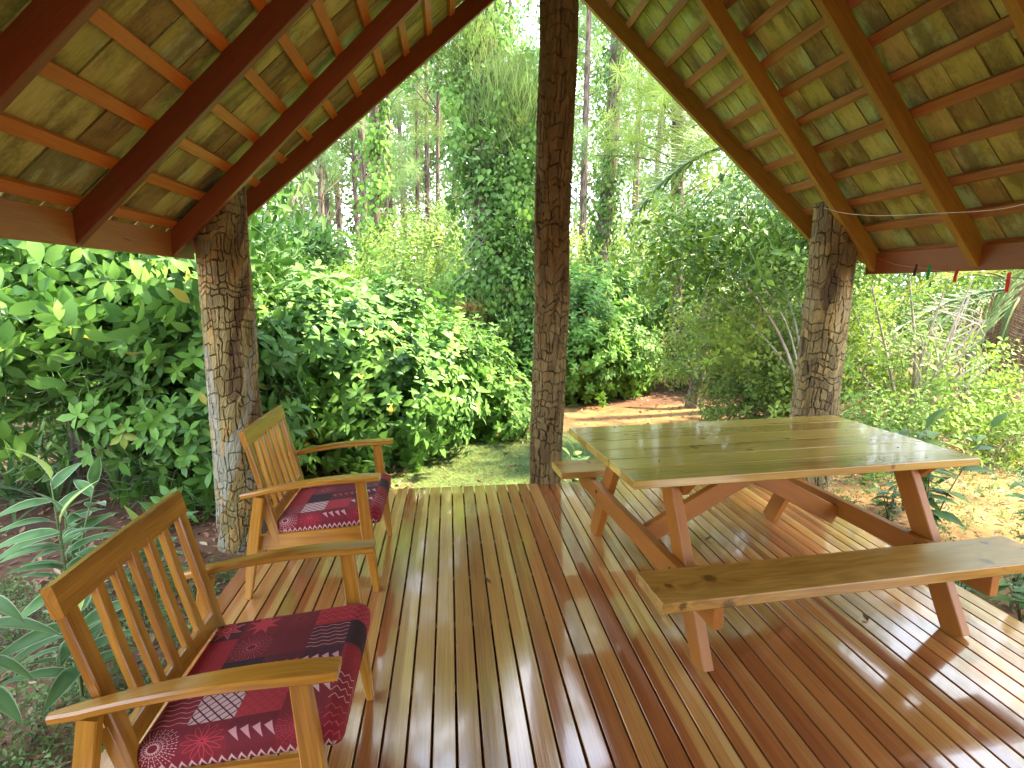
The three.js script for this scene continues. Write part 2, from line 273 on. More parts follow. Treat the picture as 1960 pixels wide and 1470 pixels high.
// ---------------------------------------------------------------- coconut trunk posts
function trunkPost(label, base, top, r0, r1, s, tones, nu, nv, grey = 0) {
  const y0 = base[1], H = top[1] - y0, Cr = Math.PI * 2 * r0;
  srand(s);
  // bark cracks: broken rings of uneven height, and long upright splits between them
  const rowsB = [0]; while (rowsB[rowsB.length - 1] < H + 0.3) rowsB.push(rowsB[rowsB.length - 1] + rr(0.04, 0.12));
  const cols = []; let prev = [];
  for (let i = 0; i < rowsB.length; i++) {
    const c = []; prev.forEach(q => { if (rnd() < 0.55) c.push([q[0] + rr(-0.004, 0.004), q[1] * rr(0.7, 1.2)]); });
    let a = rr(0, 0.05); while (a < Cr - 0.02) { if (!c.some(w => Math.abs(w[0] - a) < 0.022)) c.push([a, rnd() < 0.25 ? rr(0.1, 0.35) : rr(0.5, 1)]); a += rr(0.026, 0.066); }
    c.sort((p, q) => p[0] - q[0]); cols.push(c); prev = c;
  }
  // angles packed on the half that faces the deck
  const face = Math.atan2(-base[2], -base[0]), ths = [], nf = Math.round(nu * 0.78);
  for (let i = 0; i < nf; i++) ths.push(face - 1.75 + 3.5 * i / nf); for (let i = 0; i < nu - nf; i++) ths.push(face + 1.75 + (Math.PI * 2 - 3.5) * i / (nu - nf));
  const pos = [], col = [], idx = [];
  for (let j = 0; j <= nv; j++) {
    const t = j / nv, h = t * H, cx = mix(base[0], top[0], t) + 0.018 * (vnoise(h * 1.6, 3, s) - 0.5), cz = mix(base[2], top[2], t) + 0.018 * (vnoise(h * 1.6, 9, s) - 0.5);
    for (let i = 0; i <= nu; i++) {
      const th = ths[i % nu], a = ((th - face + Math.PI * 3) % (Math.PI * 2)) / (Math.PI * 2) * Cr;
      const X = Math.cos(th) * 2, Z = Math.sin(th) * 2; // seamless noise coordinates round the trunk
      const n3 = (f, k) => 0.5 * (vnoise(X * f + 20, h * f * 4 + Z * f, s + k) + vnoise(Z * f + 40, h * f * 4 - X * f, s + k + 7));
      const hw = h + 0.09 * (n3(1.3, 1) - 0.5) + 0.03 * (n3(5, 2) - 0.5), aw = a + 0.035 * (n3(2.4, 3) - 0.5) + 0.016 * (n3(9, 4) - 0.5);
      let r = 0; while (r < rowsB.length - 2 && rowsB[r + 1] < hw) r++;
      let dep = 0;
      for (const q of [r, r + 1]) { const d = Math.abs(hw - rowsB[q]); if (d > 0.01) continue; const st = sstep(0.22, 0.5, vnoise(X * 1.9 + q * 3.7 + 50, Z * 1.9 + q + 50, s + 11)); dep = Math.max(dep, st * (1 - sstep(0.0006, 0.0036 * st + 0.0014, d))); }
      let cell = 0;
      for (let q = 0; q < cols[r].length; q++) { const c = cols[r][q]; if (aw > c[0]) cell = q + 1; const d = Math.abs(aw - c[0]); if (d < 0.008) dep = Math.max(dep, Math.min(1, c[1] * 1.2) * (1 - sstep(0.0006, 0.0016 + 0.0028 * c[1], d))); }
      if (cell === cols[r].length) cell = 0;
      const ck = hash(r, cell, s + 77), gouge = sstep(0.70, 0.76, n3(1.1, 21));
      const R = mix(r0, r1, t) * (1 + 0.035 * (n3(0.5, 12) - 0.5)) + 0.0035 * (ck - 0.5) + 0.006 * (n3(12, 5) - 0.5) + 0.004 * (n3(30, 6) - 0.5) - 0.030 * dep - 0.010 * gouge;
      { const px = cx + Math.cos(th) * R; pos.push(px, Math.min(y0 + h, roofUnder(px) + (Math.abs(px - RX) < 0.5 ? -0.1 : 0.16)), cz + Math.sin(th) * R); }
      const l1 = sstep(0.50, 0.60, n3(0.9, 13) + grey * (0.42 - t) * 0.5), l2 = sstep(0.58, 0.66, n3(1.6, 14)), f = 0.66 + 0.5 * n3(22, 8) + 0.34 * (ck - 0.5) + 0.4 * (n3(2.5, 17) - 0.5);
      let c = mix3(tones[0], tones[1], sstep(0.35, 0.65, n3(1.3, 15)));
      c = mix3(c, tones[2], l1 * 0.8); c = mix3(c, tones[3], l2 * 0.6 * sstep(0.2, 0.6, ck)); c = mix3(c, tones[4], gouge * 0.7);
      col.push(c[0] * f, c[1] * f, c[2] * f);
    }
  }
  for (let j = 0; j < nv; j++) for (let i = 0; i < nu; i++) { const a = j * (nu + 1) + i, b = a + nu + 1; idx.push(a, b, a + 1, a + 1, b, b + 1); }
  const g = new THREE.BufferGeometry(); g.setAttribute('position', new THREE.Float32BufferAttribute(pos, 3)); g.setAttribute('color', new THREE.Float32BufferAttribute(col, 3)); g.setIndex(idx); g.computeVertexNormals();
  const o = part(numbered('trunk_post'), g, P({ vertexColors: true, roughness: 0.88 }), scene);
  o.userData = { label, category: 'post', group: 'coconut trunk posts holding the roof' }; return o;
}
const T1 = [[0.18, 0.13, 0.038], [0.24, 0.185, 0.066], [0.24, 0.23, 0.165], [0.30, 0.165, 0.045], [0.09, 0.046, 0.018]];
const T2 = [[0.14, 0.094, 0.032], [0.185, 0.13, 0.046], [0.22, 0.16, 0.062], [0.18, 0.11, 0.034], [0.09, 0.055, 0.022]];
const T3 = [[0.155, 0.118, 0.05], [0.22, 0.17, 0.072], [0.31, 0.25, 0.12], [0.33, 0.235, 0.08], [0.075, 0.046, 0.022]];
trunkPost('thick cracked trunk post behind the chairs, patched grey and orange', [-1.62, -0.46, -4.30], [-1.60, 2.34, -4.33], 0.185, 0.172, 71, T1, 300, 720, 1);
trunkPost('tall slender brown trunk post in the middle of the deck edge', [0.80, -0.36, -4.555], [0.872, 4.45, -4.50], 0.136, 0.146, 72, T2, 240, 1040);
trunkPost('thick blocky trunk post behind the picnic table under the right eave', [3.065, -0.40, -4.36], [3.13, 2.30, -4.36], 0.182, 0.168, 73, T3, 300, 660);

// ---------------------------------------------------------------- picnic table
{
  srand(801);
  const t = thing('picnic_table', 'varnished pine picnic table with attached benches and red-brown legs', 'picnic table', [1.662, 0, -2.812], 0.076);
  const put = (o, x, y, z) => { o.position.set(x, y, z); return o; };
  const L = 1.83, W = 0.985, n = 6, w = W / n, top = gpart('tabletop', t);
  for (let i = 0; i < n; i++) { const b = put(part('plank', plank(L + rr(-0.006, 0.006), 0.04, w - (i === 4 ? 0.010 : 0.006), 0.005, 0, 0.34, 2.2), pineMats[i % 2], top), rr(-0.004, 0.004), 0.77 + rr(-0.0012, 0.0012), -W / 2 + w * (i + 0.5)); b.rotation.x = rr(-0.005, 0.005); }
  const nailG = new THREE.CylinderGeometry(0.005, 0.005, 0.004, 8), boltG = new THREE.CylinderGeometry(0.011, 0.012, 0.008, 10).rotateZ(Math.PI / 2);
  for (let i = 0; i < n; i++) for (const x of [-0.66, 0.66]) put(part('nail', nailG, metalDark, top), x + rr(-0.02, 0.02), 0.7895, -W / 2 + w * (i + rr(0.25, 0.75)));
  for (const x of [-0.655, 0.655]) {
    const sh = new THREE.Shape(); sh.moveTo(-0.45, 0); sh.lineTo(0.45, 0); sh.lineTo(0.37, -0.08); sh.lineTo(-0.37, -0.08); sh.closePath();
    const g = new THREE.ExtrudeGeometry(sh, { depth: 0.04, bevelEnabled: true, bevelSize: 0.003, bevelThickness: 0.003, bevelSegments: 1 }); g.rotateY(Math.PI / 2); grainUV(g, 2, 0.3, 2.4);
    put(part('cleat', g, paintMat, top), x + 0.027, 0.745, 0);
    put(part('seat_beam', plank(0.044, 0.105, 1.74, 0.004, 2), paintMat, t), x - 0.05, 0.352, 0);
    for (const s of [-1, 1]) {
      const lg = part('leg', loft([[x, -0.002, s * 0.70, 0.048, 0.112], [x, 0.38, s * 0.495, 0.048, 0.112], [x, 0.744, s * 0.30, 0.048, 0.112]], [1, 0, 0]), paintMat, t);
      put(part('bolt', boltG, metalDark, lg), x - 0.074, 0.365, s * 0.50);
    }
  }
  part('brace', loft([[-0.655, 0.30, 0.03, 0.044, 0.105], [0.09, 0.69, 0.03, 0.044, 0.105]], [0, 0, 1]), paintMat, t);
  part('brace', loft([[0.58, 0.30, -0.035, 0.044, 0.105], [-0.14, 0.69, -0.035, 0.044, 0.105]], [0, 0, 1]), paintMat, t);
  for (const s of [-1, 1]) put(part('bench', plank(1.87, 0.046, 0.25, 0.006, 0, 0.34, 2.2), benchMat, t), s > 0 ? -0.02 : 0.02, 0.428, s * 0.765);
}

// ---------------------------------------------------------------- armchairs
function fabricTexture() {
  const S = 1024, c = document.createElement('canvas'); c.width = c.height = S; const g = c.getContext('2d');
  srand(911);
  g.fillStyle = '#4a0d1c'; g.fillRect(0, 0, S, S);
  const N = 6, q = S / N, bg = ['#2a0712', '#4c0a18', '#6e0c1a', '#860f1c', '#3a0818', '#620a18', '#951620', '#2a0614', '#7a0d1a'], ln = ['#b57f80', '#b0484f', '#a82832', '#c29a96', '#9c2530', '#8f1c28'];
  for (let i = 0; i < N; i++) for (let j = 0; j < N; j++) {
    const x = i * q, y = j * q; g.save(); g.beginPath(); g.rect(x, y, q, q); g.clip(); g.translate(x, y);
    g.fillStyle = pick(bg); g.fillRect(0, 0, q, q); const line = pick(ln); g.strokeStyle = line; g.fillStyle = line; g.lineWidth = rr(2, 4);
    const k = Math.floor(rnd() * 8);
    if (k === 0) { g.fillRect(0, 0, q, q); g.strokeStyle = pick(bg); g.lineWidth = 5; for (let a = -q; a < q * 2; a += q / 4) { g.beginPath(); g.moveTo(a, 0); g.lineTo(a + q, q); g.moveTo(a + q, 0); g.lineTo(a, q); g.stroke(); } }
    else if (k === 1) { for (let r = q * 0.1; r < q * 0.48; r += q * 0.09) { g.beginPath(); for (let a = 0; a < 40; a++) { const th = a / 40 * 6.2832, R = r + (a % 2 ? q * 0.04 : 0); g.moveTo(q / 2 + Math.cos(th) * r, q / 2 + Math.sin(th) * r); g.lineTo(q / 2 + Math.cos(th) * (R + q * 0.03), q / 2 + Math.sin(th) * (R + q * 0.03)); } g.stroke(); } }
    else if (k === 2) { for (let r = 0; r < 4; r++) { const yy = q * (0.15 + r * 0.23); g.beginPath(); for (let a = 0; a <= 8; a++) g.lineTo(a * q / 8, yy + (a % 2 ? q * 0.1 : -q * 0.02)); g.stroke(); } }
    else if (k === 3) { g.beginPath(); for (let a = 0; a < 16; a++) { const th = a / 16 * 6.2832, R = a % 2 ? q * 0.46 : q * 0.2; g.lineTo(q / 2 + Math.cos(th) * R, q / 2 + Math.sin(th) * R); } g.closePath(); g.stroke(); g.fillStyle = '#b0303a'; g.fill(); g.beginPath(); g.arc(q / 2, q / 2, q * 0.1, 0, 6.3); g.stroke(); }
    else if (k === 4) { for (let a = 0; a < 4; a++) { g.beginPath(); g.moveTo(a * q / 4, q * 0.65); g.lineTo((a + 1) * q / 4, q * 0.35); g.lineTo((a + 0.6) * q / 4, q * 0.75); g.closePath(); g.fill(); } }
    else if (k === 5) { for (let r = 0; r < 6; r++) { g.beginPath(); for (let a = 0; a <= 20; a++) g.lineTo(a * q / 20, q * (0.1 + r * 0.16) + Math.sin(a * 0.9 + r) * q * 0.025); g.stroke(); } }
    else if (k === 6) { g.lineWidth = 3; for (let a = 0; a < 12; a++) { const th = a / 12 * 6.2832; g.beginPath(); g.ellipse(q / 2 + Math.cos(th) * q * 0.24, q / 2 + Math.sin(th) * q * 0.24, q * 0.2, q * 0.05, th, 0, 6.3); g.stroke(); } }
    g.restore();
  }
  g.lineWidth = 7; for (let j = 2; j < N; j += 4) { g.strokeStyle = '#bd9a96'; g.beginPath(); for (let a = 0; a <= 60; a++) g.lineTo(a * S / 60, j * q + (a % 2 ? 12 : -12)); g.stroke(); }
  const t = new THREE.CanvasTexture(c); t.colorSpace = THREE.SRGBColorSpace; t.wrapS = t.wrapT = THREE.RepeatWrapping; return t;
}
const weave = tex(128, 128, (u, v) => { const a = 0.5 + 0.25 * Math.sin(u * 6.2832 * 32) + 0.25 * Math.sin(v * 6.2832 * 32); return [a, a, a]; }, false);
const cushionMat = P({ map: fabricTexture(), roughness: 0.85, sheen: 0.2, sheenRoughness: 0.6, bumpMap: weave, bumpScale: 0.0006 });
function makeChair(label, pos, turn) {
  srand(951);
  const t = thing('armchair', label, 'armchair', pos, turn, 'wooden armchairs on the deck'), cm = () => pick(chairMats);
  for (const s of [-1, 1]) {
    const z = s * 0.348;
    part('leg', loft([[0.336, 0, z, 0.03, 0.028], [0.312, 0.22, z, 0.032, 0.05], [0.298, 0.36, z, 0.034, 0.062], [0.276, 0.625, z, 0.034, 0.05]]), cm(), t);
    part('leg', loft([[-0.330, 0, z, 0.03, 0.034], [-0.293, 0.25, z, 0.032, 0.056], [-0.236, 0.562, z, 0.034, 0.05]]), cm(), t);
    const arm = []; for (let i = 0; i <= 10; i++) { const u = i / 10, x = mix(-0.325, 0.378, u); arm.push([x, 0.566 + 0.08 * u + 0.022 * Math.sin(u * Math.PI) , z + s * 0.004, mix(0.046, 0.084, sstep(0, 0.9, u)) * (i === 0 ? 0.6 : i === 10 ? 0.9 : 1), 0.026]); }
    part('armrest', loft(arm, [0, 0, 1], 0.006), cm(), t);
    part('side_rail', loft([[-0.27, 0.292, s * 0.305, 0.024, 0.085], [0.30, 0.318, s * 0.305, 0.024, 0.085]]), cm(), t);
    part('back_support', loft([[-0.232, 0.50, s * 0.307, 0.024, 0.035], [-0.175, 0.285, s * 0.307, 0.024, 0.032]]), cm(), t);
  }
  part('front_rail', loft([[0.27, 0.315, -0.29, 0.024, 0.085], [0.27, 0.315, 0.29, 0.024, 0.085]], [1, 0, 0]), cm(), t);
  part('rear_rail', loft([[-0.2, 0.3, -0.29, 0.024, 0.07], [-0.2, 0.3, 0.29, 0.024, 0.07]], [1, 0, 0]), cm(), t);
  // backrest: leaning frame with five slats
  const back = gpart('backrest', t), bx = y => mix(-0.160, -0.302, (y - 0.27) / 0.615);
  for (const s of [-1, 1]) part('stile', loft([[bx(0.27), 0.27, s * 0.288, 0.05, 0.026], [bx(0.6), 0.6, s * 0.293, 0.055, 0.028], [bx(0.875), 0.875, s * 0.302, 0.056, 0.024]]), cm(), back);
  const rail = (y, h, zz, th) => part('rail', loft([[bx(y), y, -zz, th, h], [bx(y) - 0.006, y, 0, th, h], [bx(y), y, zz, th, h]], [0.975, 0.225, 0]), cm(), back);
  rail(0.862, 0.085, 0.331, 0.03); rail(0.43, 0.06, 0.28, 0.026);
  for (let i = 0; i < 5; i++) { const z = (i - 2) * 0.089; part('slat', loft([[bx(0.42), 0.42, z, 0.037, 0.022], [bx(0.63) - 0.004, 0.63, z, 0.038, 0.022], [bx(0.84), 0.84, z, 0.036, 0.022]], [0, 0, 1], 0.003), cm(), back); }
  // cushion: soft slab rolled over the front rail
  const cg = new RoundedBoxGeometry(0.56, 0.095, 0.60, 8, 0.04), p = cg.attributes.position, uv = [];
  for (let i = 0; i < p.count; i++) {
    let x = p.getX(i), y = p.getY(i), z = p.getZ(i); const ex = x / 0.28, ez = z / 0.3;
    uv.push(x * 1.3 + (y - 0.0475) * (ex > 0.9 ? -1.25 : ex < -0.9 ? 1.25 : 0) + 0.37, z * 1.25 + (Math.abs(ez) > 0.9 ? (y - 0.0475) * -1.25 * Math.sign(ez) : 0) + 0.21);
    if (y > 0) y += 0.014 * (1 - ex * ex) * (1 - ez * ez);
    y += 0.008 * (vnoise(x * 9 + 5, z * 9 + 5, 33) - 0.5) + 0.004 * (vnoise(x * 6 + z * 26 + 5, z * 7 - x * 8 + 5, 34) - 0.5); if (y > 0) y -= 0.012 * Math.exp(-((ex + 0.1) ** 2 + ez * ez) * 2.2); if (ex > 0.75) { y -= 0.022 * (ex - 0.75) * 4 * (y < 0 ? 1.2 : 0.6); x += 0.006 * (vnoise(z * 14, y * 20, 35) - 0.5); }
    y += 0.065 * (x / 0.56);
    p.setXYZ(i, x + 0.085, y + 0.388, z);
  }
  cg.setAttribute('uv', new THREE.Float32BufferAttribute(uv, 2)); cg.computeVertexNormals();
  part('cushion', cg, cushionMat, t, null, 'patchwork seat cushion in dark red with pale printed motifs');
  return t;
}
makeChair('wooden armchair with red cushion beside the cracked trunk post, farther of the two', [-0.752, 0, -3.215], 0);
makeChair('wooden armchair with red cushion in the near corner, closest to the camera', [-0.678, 0, -1.70], 0.0);

// ---------------------------------------------------------------- clothes lines and pegs, fallen leaves
{
  const cord = (label, pts, r, c) => { const o = part(numbered('clothes_line'), limb(pts, r, r, 5), P({ color: c, roughness: 0.7 }), scene); o.userData = { label, category: 'clothes line', group: 'clothes lines under the right eave' }; };
  cord('pale sagging cord tied round a rafter above the right post', [[2.93, 2.24, -4.23], [3.0, 2.20, -4.16], [3.02, 2.13, -3.8], [2.98, 2.07, -3.2], [2.8, 2.02, -2.6], [2.5, 2.06, -1.9], [2.35, 2.16, -1.53]], 0.0022, C(0.75, 0.7, 0.6));
  cord('thin brown line strung under the right eave with pegs on it', [[3.36, 1.88, -4.2], [3.29, 1.80, -3.9], [3.22, 1.755, -3.55], [3.12, 1.715, -3.2], [2.97, 1.675, -2.7], [2.86, 1.66, -2.3], [2.95, 1.75, -1.6], [3.1, 1.92, -1.5]], 0.0018, C(0.4, 0.22, 0.14));
  const peg = (x, y, z, c, label, tilt, sc = 1) => {
    const o = thing('clothes_peg', label, 'clothes peg', [x, y, z], 0.7, 'pegs on the line'); const m = P({ color: c, roughness: 0.45 });
    for (const s of [-1, 1]) part('arm', loft([[s * 0.0045, 0.016, 0, 0.012, 0.005], [s * 0.003, -0.02, 0, 0.013, 0.006], [s * 0.011, -0.062, 0, 0.013, 0.005]].map(q => [q[0] * sc, q[1] * sc, q[2], q[3] * sc, q[4] * sc]), [0, 0, 1], 0.001), m, o);
    part('spring', new THREE.TorusGeometry(0.006 * sc, 0.0014 * sc, 5, 10).translate(0, -0.018 * sc, 0), metalDark, o); o.rotation.z = tilt;
  };
  peg(3.24, 1.766, -3.63, C(0.08, 0.03, 0.03), 'dark peg nearest the post on the pegged line', -0.8, 1.2);
  peg(3.203, 1.752, -3.48, C(0.02, 0.35, 0.10), 'green plastic peg on the line', -0.5, 1.25);
  peg(3.115, 1.718, -3.18, C(0.65, 0.05, 0.03), 'red tilted peg just beside the green one', -0.9, 1.25);
  peg(2.975, 1.682, -2.72, C(0.7, 0.06, 0.03), 'large red peg hanging at the picture edge', -0.15, 1.35);
}

// ---------------------------------------------------------------- leaves and sprigs
// one leaf: base at origin, along +y, face towards +z
function leafGeo(L, W, o = {}) {
  const { seg = 3, fold = 0.25, curl = 0.25, peak = 0.45, tip = 1 } = o, pos = [], idx = [];
  for (let i = 0; i <= seg; i++) {
    const t = i / seg, y = t * L, w = W / 2 * Math.pow(Math.sin(Math.PI * Math.pow(clamp(t, 0.0, 1), Math.log(0.5) / Math.log(peak))), tip) + (i === 0 ? W * 0.03 : 0), z = -curl * L * t * t;
    pos.push(-w, y, z + fold * w, 0, y, z, w, y, z + fold * w);
  }
  for (let i = 0; i < seg; i++) { const a = i * 3; idx.push(a, a + 1, a + 3, a + 1, a + 4, a + 3, a + 1, a + 2, a + 4, a + 2, a + 5, a + 4); }
  const g = new THREE.BufferGeometry(); g.setAttribute('position', new THREE.Float32BufferAttribute(pos, 3)); g.setIndex(idx); g.computeVertexNormals(); return g;
}
function stemGeo(L, r) { const g = new THREE.CylinderGeometry(r * 0.5, r, L, 4, 1, true); g.translate(0, L / 2, 0); g.deleteAttribute('uv'); return g; }
const Q = (e) => new THREE.Quaternion().setFromEuler(e);
// a leaf leaning `out` radians from the stem (y), turned `az` about it
function leafM(h, az, out, sc, roll = 0, off = 0) {
  const q = Q(new THREE.Euler(0, az, 0)).multiply(Q(new THREE.Euler(out, 0, 0))).multiply(Q(new THREE.Euler(0, Math.PI + roll, 0)));
  return new THREE.Matrix4().compose(V(Math.sin(az) * off, h, Math.cos(az) * off), q, V(sc, sc, sc));
}
function sprigType(leaf, mats, stemL, stemR) {
  const gs = mats.map(m => leaf.clone().applyMatrix4(m)); if (stemL) gs.push(stemGeo(stemL, stemR));
  return { leaf, mats, geo: mergeGeometries(gs) };
}
srand(1001);
const SP = {};
{ // whorled shrub leaves
  const lf = leafGeo(0.115, 0.056, { fold: 0.22, curl: 0.28, peak: 0.52, seg: 3 }), ms = [];
  [[0.05, 4, 1.5], [0.14, 4, 1.3], [0.22, 5, 1.0]].forEach(([h, n, o]) => { const p = rnd() * 6; for (let k = 0; k < n; k++) ms.push(leafM(h, p + k / n * 6.28 + rr(-0.2, 0.2), o + rr(-0.25, 0.25), rr(0.75, 1.15), rr(-0.3, 0.3))); });
  SP.whorl = sprigType(lf, ms, 0.22, 0.003);
}
{ // broad hanging leaves
  const lf = leafGeo(0.15, 0.072, { fold: 0.18, curl: 0.25, peak: 0.48, seg: 4 }), ms = [];
  for (let k = 0; k < 7; k++) ms.push(leafM(0.06 + k * 0.05, k * 2.4 + rr(-0.4, 0.4), 1.5 + rr(-0.4, 0.5), rr(0.7, 1.15), rr(-0.4, 0.4), 0.012));
  SP.broad = sprigType(lf, ms, 0.38, 0.004);
}
{ // small alternate leaves
  const lf = leafGeo(0.058, 0.03, { fold: 0.25, curl: 0.2, seg: 2, peak: 0.5 }), ms = [];
  for (let k = 0; k < 14; k++) ms.push(leafM(0.03 + k * 0.02, k * 2.2 + rr(-0.5, 0.5), 1.2 + rr(-0.5, 0.5), rr(0.6, 1.2), rr(-0.5, 0.5), 0.015));
  SP.small = sprigType(lf, ms, 0.31, 0.0025);
}
{ // heart-shaped vine leaves lying outward
  const lf = leafGeo(0.085, 0.08, { fold: 0.15, curl: 0.25, seg: 3, peak: 0.32, tip: 0.7 }), ms = [];
  for (let k = 0; k < 9; k++) { const q = Q(new THREE.Euler(rr(-0.9, 0.3), rr(-0.9, 0.9), Math.PI + rr(-0.8, 0.8))); const m = new THREE.Matrix4().compose(V(rr(-0.1, 0.1), rr(-0.13, 0.13), rr(-0.03, 0.05)), q, V(1, 1, 1).multiplyScalar(rr(0.5, 1.15))); ms.push(m); }
  SP.ivy = sprigType(lf, ms, 0, 0);
}
{ // pine needle tuft
  const lf = leafGeo(0.24, 0.0055, { fold: 0.1, curl: 0.22, seg: 2, peak: 0.4, tip: 0.4 }), ms = [];
  for (let k = 0; k < 44; k++) ms.push(leafM(rr(0, 0.07), rnd() * 6.28, Math.acos(rr(-0.35, 1)), rr(0.7, 1.1)));
  SP.needle = sprigType(lf, ms, 0.08, 0.006);
}
{ // hanging needle strings
  const lf = leafGeo(0.42, 0.006, { fold: 0.1, curl: 0.1, seg: 3, peak: 0.5, tip: 0.4 }), ms = [];
  for (let k = 0; k < 26; k++) { const q = Q(new THREE.Euler(Math.PI + rr(-0.4, 0.4), rnd() * 6.28, rr(-0.35, 0.35))); ms.push(new THREE.Matrix4().compose(V(rr(-0.14, 0.14), rr(-0.1, 0.2), rr(-0.14, 0.14)), q, V(1, 1, 1).multiplyScalar(rr(0.6, 1.2)))); }
  SP.hang = sprigType(lf, ms, 0, 0);
}
{ // far leaf clump: many leaves in a loose ball
  const lf = leafGeo(0.13, 0.075, { fold: 0.2, curl: 0.2, seg: 2 }), ms = [];
  for (let k = 0; k < 22; k++) { const q = Q(new THREE.Euler(rr(-1.4, 1.4), rnd() * 6.28, rr(-1.4, 1.4))); ms.push(new THREE.Matrix4().compose(V(rr(-0.28, 0.28), rr(-0.22, 0.22), rr(-0.28, 0.28)), q, V(1, 1, 1).multiplyScalar(rr(0.6, 1.2)))); }
  SP.clump = sprigType(lf, ms, 0, 0);
}
const foliMat = (rough = 1, tr = 0.42, coat = 0.35) => P({ color: C(1, 1, 1), roughness: 1, transmission: tr, thickness: 0, clearcoat: coat * 0.6, clearcoatRoughness: 0.3, side: THREE.DoubleSide, specularIntensity: 0.6 });
const leafMat = foliMat(), needleMat = foliMat(1, 0.35, 0), farLeafMat = foliMat(1, 0.42, 0), glossyLeafMat = foliMat(0.9, 0.3, 0.7);
const solidLeaf = {}, agedLeaf = foliMat(); agedLeaf.color.copy(C(0.40, 0.36, 0.05));
function leafVariants(key, a, b, coat = 0.35) { return solidLeaf[key] ??= [0, 0.35, 0.7, 1].map(t => { const m = foliMat(0.9, 0.38, coat); m.color.copy(a.clone().lerp(b, t)); return m; }); }
const oldYellow = C(0.42, 0.36, 0.05), oldBrown = C(0.2, 0.10, 0.05), UP = V(0, 1, 0), LEAF = 1.4, vivid = c => C(c.r * LEAF, c.g * LEAF, c.b * LEAF * 0.62);
// instanced sprigs: list of {p, d, s, c}; the nearest few are single leaves
function foliage(parent, type, mat, list, colA, colB, parts = 0, key = '') {
  const origin = parent.position; let rest = list; colA = vivid(colA); colB = vivid(colB);
  const M = new THREE.Matrix4(), q = new THREE.Quaternion(), sp = SP[type];
  const matrixOf = e => { q.setFromUnitVectors(UP, e.d); q.multiply(Q(new THREE.Euler(0, e.w, 0))); return M.compose(e.p.clone().sub(origin), q, V(e.s, e.s, e.s)); };
  if (parts) {
    const sorted = list.map((e, i) => [e.p.distanceTo(camera.position), i]).sort((a, b) => a[0] - b[0]).slice(0, Math.ceil(parts / sp.mats.length)).map(e => e[1]), near = new Set(sorted), vs = leafVariants(key, colA, colB);
    for (const i of sorted) { const m = matrixOf(list[i]).clone(); for (const lm of sp.mats) { const o = part('leaf', sp.leaf, rnd() < 0.02 ? agedLeaf : pick(vs), parent); new THREE.Matrix4().multiplyMatrices(m, lm).decompose(o.position, o.quaternion, o.scale); } }
    rest = list.filter((_, i) => !near.has(i));
  }
  const im = new THREE.InstancedMesh(sp.geo, mat, rest.length); im.name = 'foliage'; im.userData.kind = 'stuff'; im.castShadow = im.receiveShadow = true;
  const c = new THREE.Color();
  rest.forEach((e, i) => { im.setMatrixAt(i, matrixOf(e)); c.copy(colA).lerp(colB, e.c); c.multiplyScalar(rr(0.75, 1.25)); const old = rnd(); if (type !== 'needle' && type !== 'hang') { if (old < 0.012) c.lerp(oldYellow, 0.45); else if (old < 0.016 && type !== 'whorl' && type !== 'broad') c.lerp(oldBrown, 0.6); } im.setColorAt(i, c); });
  parent.add(im); return im;
}
// sprigs through the outer part of lumpy ellipsoids
function blobSprigs(blobs, o = {}) {
  const { up = 0.45, smin = 0.8, smax = 1.25, inner = 0.45, droop = 0, floor = true } = o, out = [];
  for (const [cx, cy, cz, rx, ry, rz, n] of blobs) for (let k = 0; k < n; k++) {
    const u = rr(-1, 1), th = rnd() * Math.PI * 2, r = Math.sqrt(1 - u * u), dir = V(r * Math.cos(th), u, r * Math.sin(th));
    const lump = 0.66 + 0.74 * (vnoise(dir.x * 2.3 + cx * 3 + 9, dir.y * 2.3 + cz * 3 + 9, 201) * 0.6 + vnoise(dir.z * 4 + cx * 5 + 9, dir.y * 4 + 9 + cz, 203) * 0.4);
    const shoot = rnd() < 0.05, f = shoot ? rr(0.95, 1.28) * lump : Math.pow(rr(inner ** 2, 1), 0.5) * lump, p = V(cx + dir.x * rx * f, cy + dir.y * ry * f, cz + dir.z * rz * f);
    if (floor && p.y < gh(p.x, p.z) + 0.02) { p.y = gh(p.x, p.z) + rr(0.02, 0.12); }
    if (shoot) p.y += rr(0, 0.15); const d = dir.clone().add(V(rr(-0.5, 0.5), (shoot ? 0.8 : 0) + up - droop + rr(-0.4, 0.4), rr(-0.5, 0.5))).normalize();
    const grp = vnoise(p.x * 1.7 + 30, p.y * 1.7 + p.z * 1.3 + 30, 211);
    out.push({ p, d, s: rr(smin, smax), w: rnd() * 6.28, c: clamp(grp * 0.75 + rr(-0.15, 0.35), 0, 1) });
  }
  return out;
}
